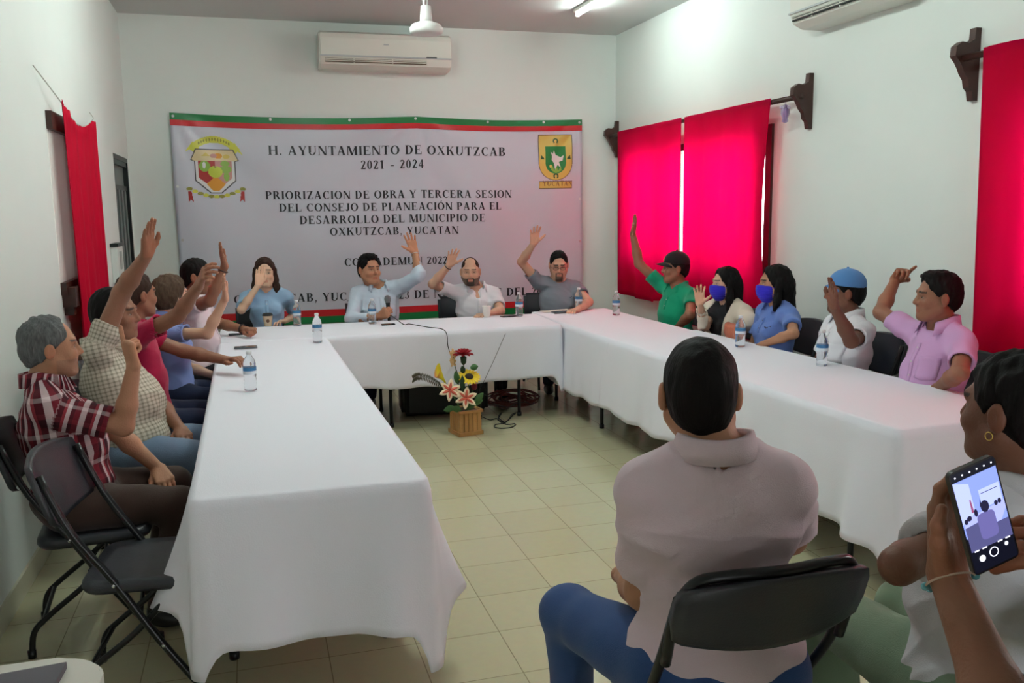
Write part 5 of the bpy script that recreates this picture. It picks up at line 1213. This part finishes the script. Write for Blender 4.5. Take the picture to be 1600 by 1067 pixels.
# ------------------------------------------------------------------ on the tables
m_water = mat('clear_bottle', (.94, .97, 1), .04, Transmission_Weight=.88, IOR=1.2); m_lab = mat('bottle_label', srgb(60, 120, 170), .4); m_lab2 = mat('label_white', srgb(222, 228, 236), .4); m_capw = mat('bottle_cap', srgb(226, 228, 230), .4)
def bottle(label, loc):
    t = thing('water_bottle', label, 'bottle', loc, 0, None)
    prof = [(.024, 0), (.031, .004), (.032, .02), (.030, .03), (.032, .04), (.030, .05), (.032, .06), (.030, .07), (.0325, .08), (.0325, .125), (.031, .132), (.032, .14), (.028, .158), (.018, .176), (.0125, .186), (.0125, .196)]
    bm = B(); lathe(bm, prof, 20); obj('bottle_body', bm, m_water, t, True)
    bm = B(); lathe(bm, [(.0335, .088), (.0335, .106)], 20, False, False); o = obj('printed_label', bm, m_lab2, t, True)
    bm = B(); lathe(bm, [(.0338, .106), (.0338, .124)], 20, False, False); obj('printed_label', bm, m_lab, t, True)['label'] = 'blue band'
    bm = B(); lathe(bm, [(.0145, .19), (.0145, .203), (.013, .206)], 14); obj('bottle_cap', bm, m_capw, t, True); return t
zt = ZT+.0055; b0 = None
for lab, px, py in (('water bottle on the left table, nearest the camera', 392, 612), ('water bottle at the corner where left and middle tables meet', 497, 536), ('water bottle beside the woman in light blue blouse', 465, 510), ('water bottle in front of the man with the microphone', 583, 507), ('water bottle between the balding man and the man in grey', 813, 495),
                    ('water bottle beside the hand of the man in grey shirt', 906, 486), ('water bottle on the far right corner of the tables', 965, 493), ('water bottle on the right table in front of the woman in blue polo', 1160, 543), ('water bottle on the right table in front of the man in light blue cap', 1289, 573)):
    p = onz(px, py, zt)+np.array([0, .03, 0]); p[2] = zt
    if b0 is None: b0 = bottle(lab, tuple(p))
    else: dup(b0, tuple(p), random.random()*6, lab)
p = onz(419, 510, zt); t = thing('coffee_cup', 'clear plastic cup of milky coffee with black lid beside the woman in light blue', 'cup', (p[0], p[1]+.03, zt))
bm = B(); lathe(bm, [(.029, 0), (.03, .004), (.040, .085), (.040, .087)], 24); obj('cup_body', bm, mat('milky_coffee', srgb(196, 178, 150), .2), t, True)
bm = B(); lathe(bm, [(.0425, .084), (.0425, .094), (.037, .097), (.035, .104), (.0, .104)], 24, True, False); obj('cup_lid', bm, mat('black_lid', srgb(24, 22, 24), .35), t, True)
bm = B(); v = disc(0, .045, .014, .014, 12); poly(bm, [(.036*math.sin(x/.036), -.0362*math.cos(x/.036)-.0005, z) for x, z in v]); obj('printed_mark', bm, mat('brown_print', srgb(90, 60, 40), .5), t)
p = onz(762, 496, zt); t = thing('foam_cup', 'white foam cup in front of the balding man', 'cup', (p[0], p[1]+.03, zt)); bm = B(); lathe(bm, [(.026, 0), (.028, .002), (.036, .09), (.038, .094), (.036, .096), (.033, .09), (.025, .006), (0.001, .006)], 24, True, True)
obj('cup_body', bm, mat('foam', srgb(236, 232, 224), .7), t, True)
def slate(name, label, cat, px, py, L, W, ang, m, z=zt, th=.008):
    p = onz(px, py, z); t = thing(name, label, cat, (p[0], p[1]+.02, z), math.radians(ang))
    bm = B(); pts = rrect(L/2, W/2, .008); prism(bm, pts, lambda u, v: (u, v, 0), lambda u, v: (u, v, th)); bmesh.ops.recalc_face_normals(bm, faces=bm.faces); obj('case', bm, m, t)
    bm = B(); prism(bm, rrect(L/2-.004, W/2-.004, .006), lambda u, v: (u, v, th), lambda u, v: (u, v, th+.0006)); bmesh.ops.recalc_face_normals(bm, faces=bm.faces); obj('screen', bm, mat('dark_screen', srgb(28, 28, 32), .08), t)
m_ph = mat('phone_black', srgb(34, 32, 36), .25); m_phg = mat('phone_grey', srgb(96, 102, 106), .3)
slate('mobile_phone', 'black phone lying by the fist at the left table corner', 'phone', 374, 523, .155, .075, 4, m_ph); slate('mobile_phone', 'grey phone lying by the hand of the man in magenta', 'phone', 384, 544, .15, .075, 2, m_phg); slate('mobile_phone', 'black phone lying between the foam cup and the bottle', 'phone', 796, 495, .14, .07, 10, m_ph)
slate('mobile_phone', 'small dark phone lying under the microphone', 'phone', 607, 508, .11, .06, 0, m_ph)
p = onz(862, 487, zt); bm = B(); box(bm, (-.1, -.06, 0), (.1, .08, .0015)); box(bm, (-.02, -.05, .0015), (.19, .07, .003), M=Matrix.Rotation(.2, 4, 'Z')); o = obj('papers', bm, mat('paper', srgb(226, 220, 206), .8)); o.location = (p[0]+.02, p[1]+.03, zt); tag(o, 'loose papers under the hand of the man in grey shirt', 'papers')
slate('tablet', 'thin dark tablet on the papers by the man in grey', 'tablet', 878, 488, .16, .09, 8, m_phg, z=zt+.004)
# microphone in the speaking man's right hand
I = P['C2'][1]; S0, E, Wt, tip, pose, pn = I['chains']['R']; d_ = unit(tip-Wt); n_ = unit(np.array(pn)-d_*np.dot(pn, d_)); mc = Wt+d_*.085+n_*.032
t = thing('microphone', 'black handheld microphone with grey mesh head held by the man in pale blue', 'microphone', tuple(mc)); t.rotation_euler = (math.radians(6), math.radians(-3), 0)
bm = B(); lathe(bm, [(.011, -.09), (.012, -.085), (.015, .03), (.019, .075), (.02, .085)], 16); obj('handle', bm, m_black, t, True)
bm = B(); lathe(bm, [(.02, .085), (.027, .1), (.028, .115), (.024, .132), (.012, .143), (0.001, .145)], 18, False, False); obj('mesh_head', bm, mat('mic_mesh', srgb(120, 122, 124), .4, .6, bump=.6, bscale=500), t, True)
m_cab = mat('black_cable', srgb(22, 22, 24), .45)
def cable(label, pts, r, m=None, name='cable', cat='cable'):
    bm = B(); tube(bm, smooth_path(pts, 6), r, 6); return tag(obj(name, bm, m or m_cab, None, True), label, cat)
a = onz(640, 507, zt); b_ = onz(668, 512, zt)
cable('black microphone cable running over the middle table and down its front', [tuple(mc+np.array([0, 0, -.09])), (mc[0]+.01, mc[1]-.03, zt+.04), (a[0]-.05, a[1], zt+.005), (a[0], a[1], zt+.005), (b_[0], b_[1], zt+.005), (1.37, 6.56, zt+.006), (1.39, 6.485, zt-.03), (1.395, 6.47, .62), (1.45, 6.465, .45), (1.49, 6.47, .33), (1.5, 6.5, .25)], .0035)
cable('thin black cable slanting down the front of the middle cloth', [tuple(ony(x, y, 6.48)) for x, y in ((790, 521), (786, 530), (772, 562), (758, 592), (750, 612))]+[(1.75, 6.5, .2)], .002)

# ------------------------------------------------------------------ on the floor
t = thing('speaker_case', 'black loudspeaker case lying under the middle table', 'case', (1.46, 6.98, 0), math.radians(-4))
bm = B(); v = box(bm, (-.36, -.17, .02), (.34, .17, .33)); bmesh.ops.bevel(bm, geom=bm.edges[:], offset=.035, segments=4, affect='EDGES'); obj('case_body', bm, mat('case_black', srgb(20, 19, 21), .5, bump=.3, bscale=120), t, True)
bm = B(); box(bm, (-.3, -.172, .05), (.28, -.168, .28)); obj('grille', bm, mat('grille_black', srgb(16, 16, 17), .6), t)
bm = B(); tube(bm, smooth_path([(-.1, 0, .33), (-.08, 0, .355), (.06, 0, .355), (.08, 0, .33)], 4), .01); obj('handle', bm, m_black, t)
bm = B(); box(bm, (-.09, -.177, .26), (-.03, -.172, .285)); box(bm, (.02, -.177, .262), (.05, -.172, .28)); obj_split('badge', bm, mat('badge_red', srgb(110, 50, 50), .5), t)
for sx in (-.28, .26):
    bm = B(); lathe(bm, [(.03, 0), (.03, .022)], 12, c=(sx, 0, 0)); obj('rubber_foot', bm, m_black, t)
rnd = random.Random(5); pts = []
for k in range(150):
    a = k*.62; rr = .13+.05*math.sin(k*.37)+rnd.uniform(-.01, .01); pts.append((2.02+rr*math.cos(a)*1.25+.03*math.sin(k*.11), 6.95+rr*math.sin(a)*.6, .012+.11*abs(math.sin(k*.21))*(.6+.4*math.sin(a))+.02))
bm = B(); tube(bm, smooth_path(pts, 2), .006, 6); tag(obj('coiled_cable', bm, mat('brown_cable', srgb(112, 48, 40), .5), None, True), 'heap of coiled reddish brown cable under the right end of the middle table', 'cable')
pts = [(1.8+.16*math.cos(k*.5)+.01*k, 6.9+.07*math.sin(k*.5), .02+.05*abs(math.sin(k*.9))) for k in range(26)]
cable('grey brown cable looped beside the black loudspeaker case', pts, .005, mat('taupe_cable', srgb(84, 66, 62), .5))
cable('black cable tangled on the floor tiles beside the flower planter', [tuple(onz(x, y, .006)) for x, y in ((755, 652), (766, 656), (776, 654), (783, 660), (792, 663), (805, 662), (800, 667), (785, 669), (773, 667), (775, 663), (786, 661), (795, 655), (799, 648), (806, 645), (800, 650), (790, 659), (778, 656), (782, 648), (783, 645), (779, 652), (790, 661))], .004)
# planter
t = thing('flower_planter', 'small wooden slatted planter with silk flowers on the floor before the middle table', 'planter', (1.47, 6.27, 0), math.radians(12))
m_pw = mat('varnished_wood', srgb(186, 134, 76), .4); shade_noise(m_pw, srgb(166, 112, 58), srgb(206, 156, 94), 14); m_pd = mat('wood_gap', srgb(60, 34, 18), .7)
bm = B(); box(bm, (-.078, -.078, .01), (.078, .078, .18)); obj('planter_core', bm, m_pd, t)
for i in range(4):
    R_ = Matrix.Rotation(i*PI/2, 4, 'Z'); bm = B()
    for k in range(5): box(bm, (-.086+k*.0352, -.09, .012), (-.086+k*.0352+.031, -.078, .182), .003, M=R_)
    obj('side_slats', bm, m_pw, t)
for name, z0, z1, w_ in (('base_rim', 0, .03, .1), ('top_rim', .168, .19, .102)):
    bm = B()
    for i in range(4): box(bm, (-w_, -w_, z0), (w_, -w_+.016, z1), .004, M=Matrix.Rotation(i*PI/2, 4, 'Z'))
    obj(name, bm, m_pw, t)
m_leaf = mat('silk_leaf', srgb(62, 104, 52), .5); m_leafd = mat('silk_leaf_dark', srgb(30, 62, 34), .5); m_stem = mat('silk_stem', srgb(70, 110, 60), .5)
def petal(bm, base, dirv, nrm, L, W, curl=.3, tipw=.0, mi=0, n=6, cup=.0):
    d = unit(dirv); n_ = unit(np.array(nrm, float)-d*np.dot(nrm, d)); b_ = np.cross(d, n_); rows = []
    for i in range(n+1):
        u = i/n; w = W*(math.sin(PI*min(1, u*.92+.06))**.8)*(1-u*.0)+tipw*0; p = np.array(base)+d*L*u+n_*(-curl*L*u*u)
        rows.append([bm.verts.new(Vector(p+b_*w*q+n_*cup*W*(q*q))) for q in (-1, 0, 1)])
    for a_, c_ in zip(rows, rows[1:]):
        for k in range(2): f = bm.faces.new((a_[k], a_[k+1], c_[k+1], c_[k])); f.material_index = mi
def fin(name, bm, m, th=.001, label=None):
    o = obj(name, bm, m, t, True); so = o.modifiers.new('s', 'SOLIDIFY'); so.thickness = th
    if label: o['label'] = label
    return o
Rm = np.array(Matrix.Rotation(-math.radians(12), 3, 'Z')); T0 = np.array([1.47, 6.27, 0])
def lp(px, py, y=6.2): return Rm@(ony(px, py, y)-T0)
view = np.array([-.2, -1, .25])
def stem(p, r=.004): 
    bm = B(); tube(bm, smooth_path([(p[0]*.15, p[1]*.15, .15), (p[0]*.6, p[1]*.6, .15+(p[2]-.15)*.55), tuple(p)], 4), r, 6); obj('stem', bm, m_stem, t, True)
ros = lp(724, 556, 6.22); stem(ros); bm = B()
for ring, (n, L, W, up) in enumerate(((9, .075, .032, .45), (9, .07, .03, 1.0), (8, .062, .026, 1.9), (6, .055, .02, 4))):
    for k in range(n):
        a = 2*PI*k/n+ring*.4; petal(bm, ros, (math.cos(a), math.sin(a), up), (0, 0, 1), L, W, .35-.2*ring/3, cup=.3)
fin('rose', bm, mat('red_silk', srgb(170, 16, 34), .6), label='red bloom')
bm = B(); lathe(bm, [(.004, -.07), (.02, -.05), (.024, -.01), (.012, .0)], 10, c=tuple(ros)); obj('calyx', bm, m_leafd, t, True)
sun = lp(733, 589, 6.17); stem(sun); bm = B(); nn = unit(view+np.array([0, 0, 1.5]))
e1 = unit(np.cross(nn, [0, 0, 1])); e2 = np.cross(nn, e1)
for k in range(20):
    a = 2*PI*k/20; petal(bm, sun, e1*math.cos(a)+e2*math.sin(a)+nn*.15, nn, .088, .016, .1)
fin('sunflower', bm, mat('yellow_silk', srgb(240, 206, 30), .6), label='yellow petals')
bm = B(); bmesh.ops.create_uvsphere(bm, u_segments=16, v_segments=8, radius=1, matrix=Matrix.Translation(Vector(sun+nn*.006)) @ Vector(nn).to_track_quat('Z', 'Y').to_matrix().to_4x4() @ Matrix.Diagonal((.032, .032, .012, 1))); obj('flower_centre', bm, mat('sunflower_centre', srgb(52, 34, 20), .8, bump=.5, bscale=300), t, True)
m_lc = mat('lily_cream', srgb(236, 214, 182), .6); m_lp = mat('lily_coral', srgb(206, 92, 68), .6)
for (px, py, yy) in ((703, 610, 6.12), (728, 622, 6.1)):
    c = lp(px, py, yy); stem(c); nn = unit(view+np.array([0, 0, .25])); e1 = unit(np.cross(nn, [0, 0, 1])); e2 = np.cross(nn, e1); bm = B(); b2 = B()
    for k in range(6):
        a = 2*PI*k/6+.3; dd = e1*math.cos(a)+e2*math.sin(a)+nn*.35; petal(bm, c, dd, nn, .085, .021, .25); petal(b2, c+nn*.0025, dd, nn, .062, .010, .2)
    fin('lily', bm, m_lc, label='cream petals'); fin('lily_stripes', b2, m_lp)
    b3 = B()
    for k in range(5): a = 2*PI*k/5; tube(b3, [tuple(c), tuple(c+nn*.04+(e1*math.cos(a)+e2*math.sin(a))*.015)], .0015, 5)
    obj('stamen', b3, m_lp, t)
ca = lp(674, 569, 6.18); cb = lp(696, 598, 6.18); stem(cb); ax_ = unit(ca-cb+np.array([-.0, 0, .02])); bm = B(); rows = []
e1 = unit(np.cross(ax_, [0, -1, .2])); e2 = np.cross(ax_, e1)
for j in range(8):
    u = j/7; r_ = .006+.036*u**1.6; rows.append([bm.verts.new(Vector(cb+ax_*(.11*u)+(e1*math.cos(2*PI*k/16)+e2*math.sin(2*PI*k/16))*r_+ax_*(.035*u*u*math.cos(2*PI*k/16)))) for k in range(16)])
for a_, c_ in zip(rows, rows[1:]):
    for k in range(16): bm.faces.new((a_[k], a_[(k+1) % 16], c_[(k+1) % 16], c_[k]))
m_calla = mat('calla_yellow', srgb(240, 190, 40), .5); nt = m_calla.node_tree; tc = nt.nodes.new('ShaderNodeTexCoord'); sp = nt.nodes.new('ShaderNodeSeparateXYZ'); rr_ = nt.nodes.new('ShaderNodeValToRGB')
nt.links.new(tc.outputs['Generated'], sp.inputs[0]); nt.links.new(sp.outputs[0], rr_.inputs[0]); rr_.color_ramp.elements[0].color = (*srgb(226, 110, 80), 1); rr_.color_ramp.elements[1].color = (*srgb(226, 210, 30), 1); rr_.color_ramp.elements[1].position = .45; nt.links.new(rr_.outputs[0], nt.nodes['Principled BSDF'].inputs['Base Color'])
fin('calla_lily', bm, m_calla)
bu = lp(741, 603, 6.2); stem(bu); bm = B(); bmesh.ops.create_uvsphere(bm, u_segments=12, v_segments=8, radius=1, matrix=Matrix.Translation(bu) @ Matrix.Diagonal((.022, .022, .032, 1))); obj('rose_bud', bm, mat('wine_silk', srgb(120, 20, 44), .6), t, True)
orc = lp(708, 556, 6.24); stem(orc, .002); bm = B()
for k in range(5):
    c = orc+np.array([.0, 0, .03-.022*k])
    for q in range(4): a = q*PI/2+k; petal(bm, c, (math.cos(a), .2*math.sin(a), .8*math.sin(a)), view, .028, .009, .2)
fin('orchid_spray', bm, mat('peach_silk', srgb(222, 180, 130), .6))
fern = [lp(x, y, 6.24) for x, y in ((700, 622), (690, 604), (672, 592), (655, 588), (646, 592))]; bm = B(); tube(bm, smooth_path([tuple(f) for f in fern], 5), .002, 5)
pth = smooth_path([tuple(f) for f in fern], 7)
for k, p in enumerate(pth[6:]): 
    for q in (-1, 1): petal(bm, np.array(p), (-.3, .0, q*1.0), view, .032, .005, .1, n=3)
fin('fern_frond', bm, mat('dry_frond', srgb(70, 64, 48), .7))
for (px, py, dx, dz, L) in ((735, 632, 1, .3, .1), (720, 640, -1, .3, .08), (716, 600, -.3, 1, .1), (730, 640, .5, .6, .09), (735, 575, 1, .2, .06), (710, 636, -1, -.1, .09), (742, 628, 1, 1, .09)):
    bm = B(); petal(bm, lp(px, py, 6.16), (dx, -.3, dz), view, L, .024, .2); fin('leaf', bm, m_leaf)
bm = B(); petal(bm, lp(723, 612, 6.12), (0, 0, 1), view, .12, .02, 0); petal(bm, lp(722, 572, 6.2), (.2, 0, -1), view, .06, .02, 0); fin('leaf', bm, m_leafd, label='dark upright leaf')
# ------------------------------------------------------------------ brown bag in the lap of the woman in cream
I = P['R2'][1]; pb = np.array(onx(1148, 520, 3.2)); o_ = [('u', Ell(pb, (.05, .13, .06)), .02), ('u', Cone(pb+np.array([0, .09, .045]), pb+np.array([-.02, -.09, -.0]), .025, .03), .02), ('disp', Fn(lambda Q: .007*fnoise(Q, 34, 5)), 0)]
V, Q = build(o_, .006); tag(mk_mesh('shoulder_bag', V, Q, mat('tan_leather', srgb(172, 92, 66), .55, bump=.3, bscale=60)), 'soft tan bag in the lap of the woman in cream cardigan', 'bag')
# ------------------------------------------------------------------ phone held up at the right
pc_ = np.array([.971, .958, 1.214]); upv = unit([-.31, .06, .95]); rtv = unit(np.cross(upv, [-.06, -1, 0])*-1); rtv = unit(rtv-upv*np.dot(rtv, upv))
if rtv[0] < 0: rtv = -rtv
nv = np.cross(rtv, upv); 
if nv[1] > 0: nv = -nv
t = thing('mobile_phone', 'phone held up at the right edge, its lit screen showing the meeting', 'phone', tuple(pc_)); t.matrix_world = Matrix(((rtv[0], upv[0], nv[0], pc_[0]), (rtv[1], upv[1], nv[1], pc_[1]), (rtv[2], upv[2], nv[2], pc_[2]), (0, 0, 0, 1)))
W_, H_ = .0385, .08
bm = B(); prism(bm, rrect(W_, H_, .009), lambda u, v: (u, v, -.008), lambda u, v: (u, v, 0)); bmesh.ops.recalc_face_normals(bm, faces=bm.faces); obj('case', bm, mat('phone_case', srgb(46, 40, 38), .35), t)
def glow(name, r, g, b, k=1.0):
    m = mat(name, (0, 0, 0), .3); q = m.node_tree.nodes['Principled BSDF']; q.inputs['Emission Color'].default_value = (*srgb(r, g, b), 1); q.inputs['Emission Strength'].default_value = k; return m
gm = [glow('screen_dark', 10, 11, 22), glow('screen_sky', 112, 128, 200), glow('screen_wall', 150, 160, 220), glow('screen_cloth', 140, 146, 205), glow('screen_shadow', 66, 66, 104), glow('screen_figure', 84, 80, 130), glow('screen_hair', 26, 24, 46), glow('screen_red', 120, 60, 90), glow('screen_icon', 220, 224, 240)]
bm = B(); L_ = [(0, [(-.036, -.077), (.036, -.077), (.036, .077), (-.036, .077)]), (1, [(-.036, -.022), (.036, -.022), (.036, .064), (-.036, .064)]), (2, [(-.036, .0), (-.012, .01), (-.012, .055), (-.036, .064)]), (2, [(.0, .012), (.034, .012), (.034, .04), (.0, .04)]),
   (3, [(-.03, .006), (.036, .012), (.036, .0), (.02, -.022), (-.034, -.022), (-.034, -.004)]), (4, [(-.034, -.044), (-.006, -.044), (-.006, -.004), (-.034, -.006)]), (4, [(-.006, -.044), (.036, -.044), (.036, -.016), (-.006, -.016)]),
   (5, rr2 := [(.002+x, -.014+y) for x, y in rrect(.0145, .02, .007, 3)]), (6, disc(.004, .014, .0068, .009)), (7, [(-.018, .012), (-.014, .012), (-.015, .032), (-.017, .032)]), (6, disc(-.024, .006, .004, .004)), (6, disc(-.03, .003, .003, .004)), (6, disc(-.012, .01, .003, .006)), (6, [(-.004, .016), (.0, .016), (-.001, .028)]), (6, disc(.022, .012, .003, .004)), (6, disc(.028, .013, .003, .004)),
   (6, [(.002, .0335), (.03, .0335), (.03, .0345), (.002, .0345)]), (8, disc(0, -.056, .0075, .0075)), (0, disc(0, -.056, .006, .006)), (8, disc(-.02, -.058, .005, .005)), (8, disc(.022, -.052, .003, .003))]
L_ += [(8, disc(-.03+k*.012, .071, .0014, .0014, 8)) for k in range(6)]+[(8, [(-.03+k*.013, -.045), (-.022+k*.013, -.045), (-.022+k*.013, -.043), (-.03+k*.013, -.043)]) for k in (0, 1, 3, 4)]
for k, (mi, pts) in enumerate(L_): poly(bm, [(x, y, .0003+k*.00004) for x, y in pts], mi)
obj('screen', bm, gm, t)
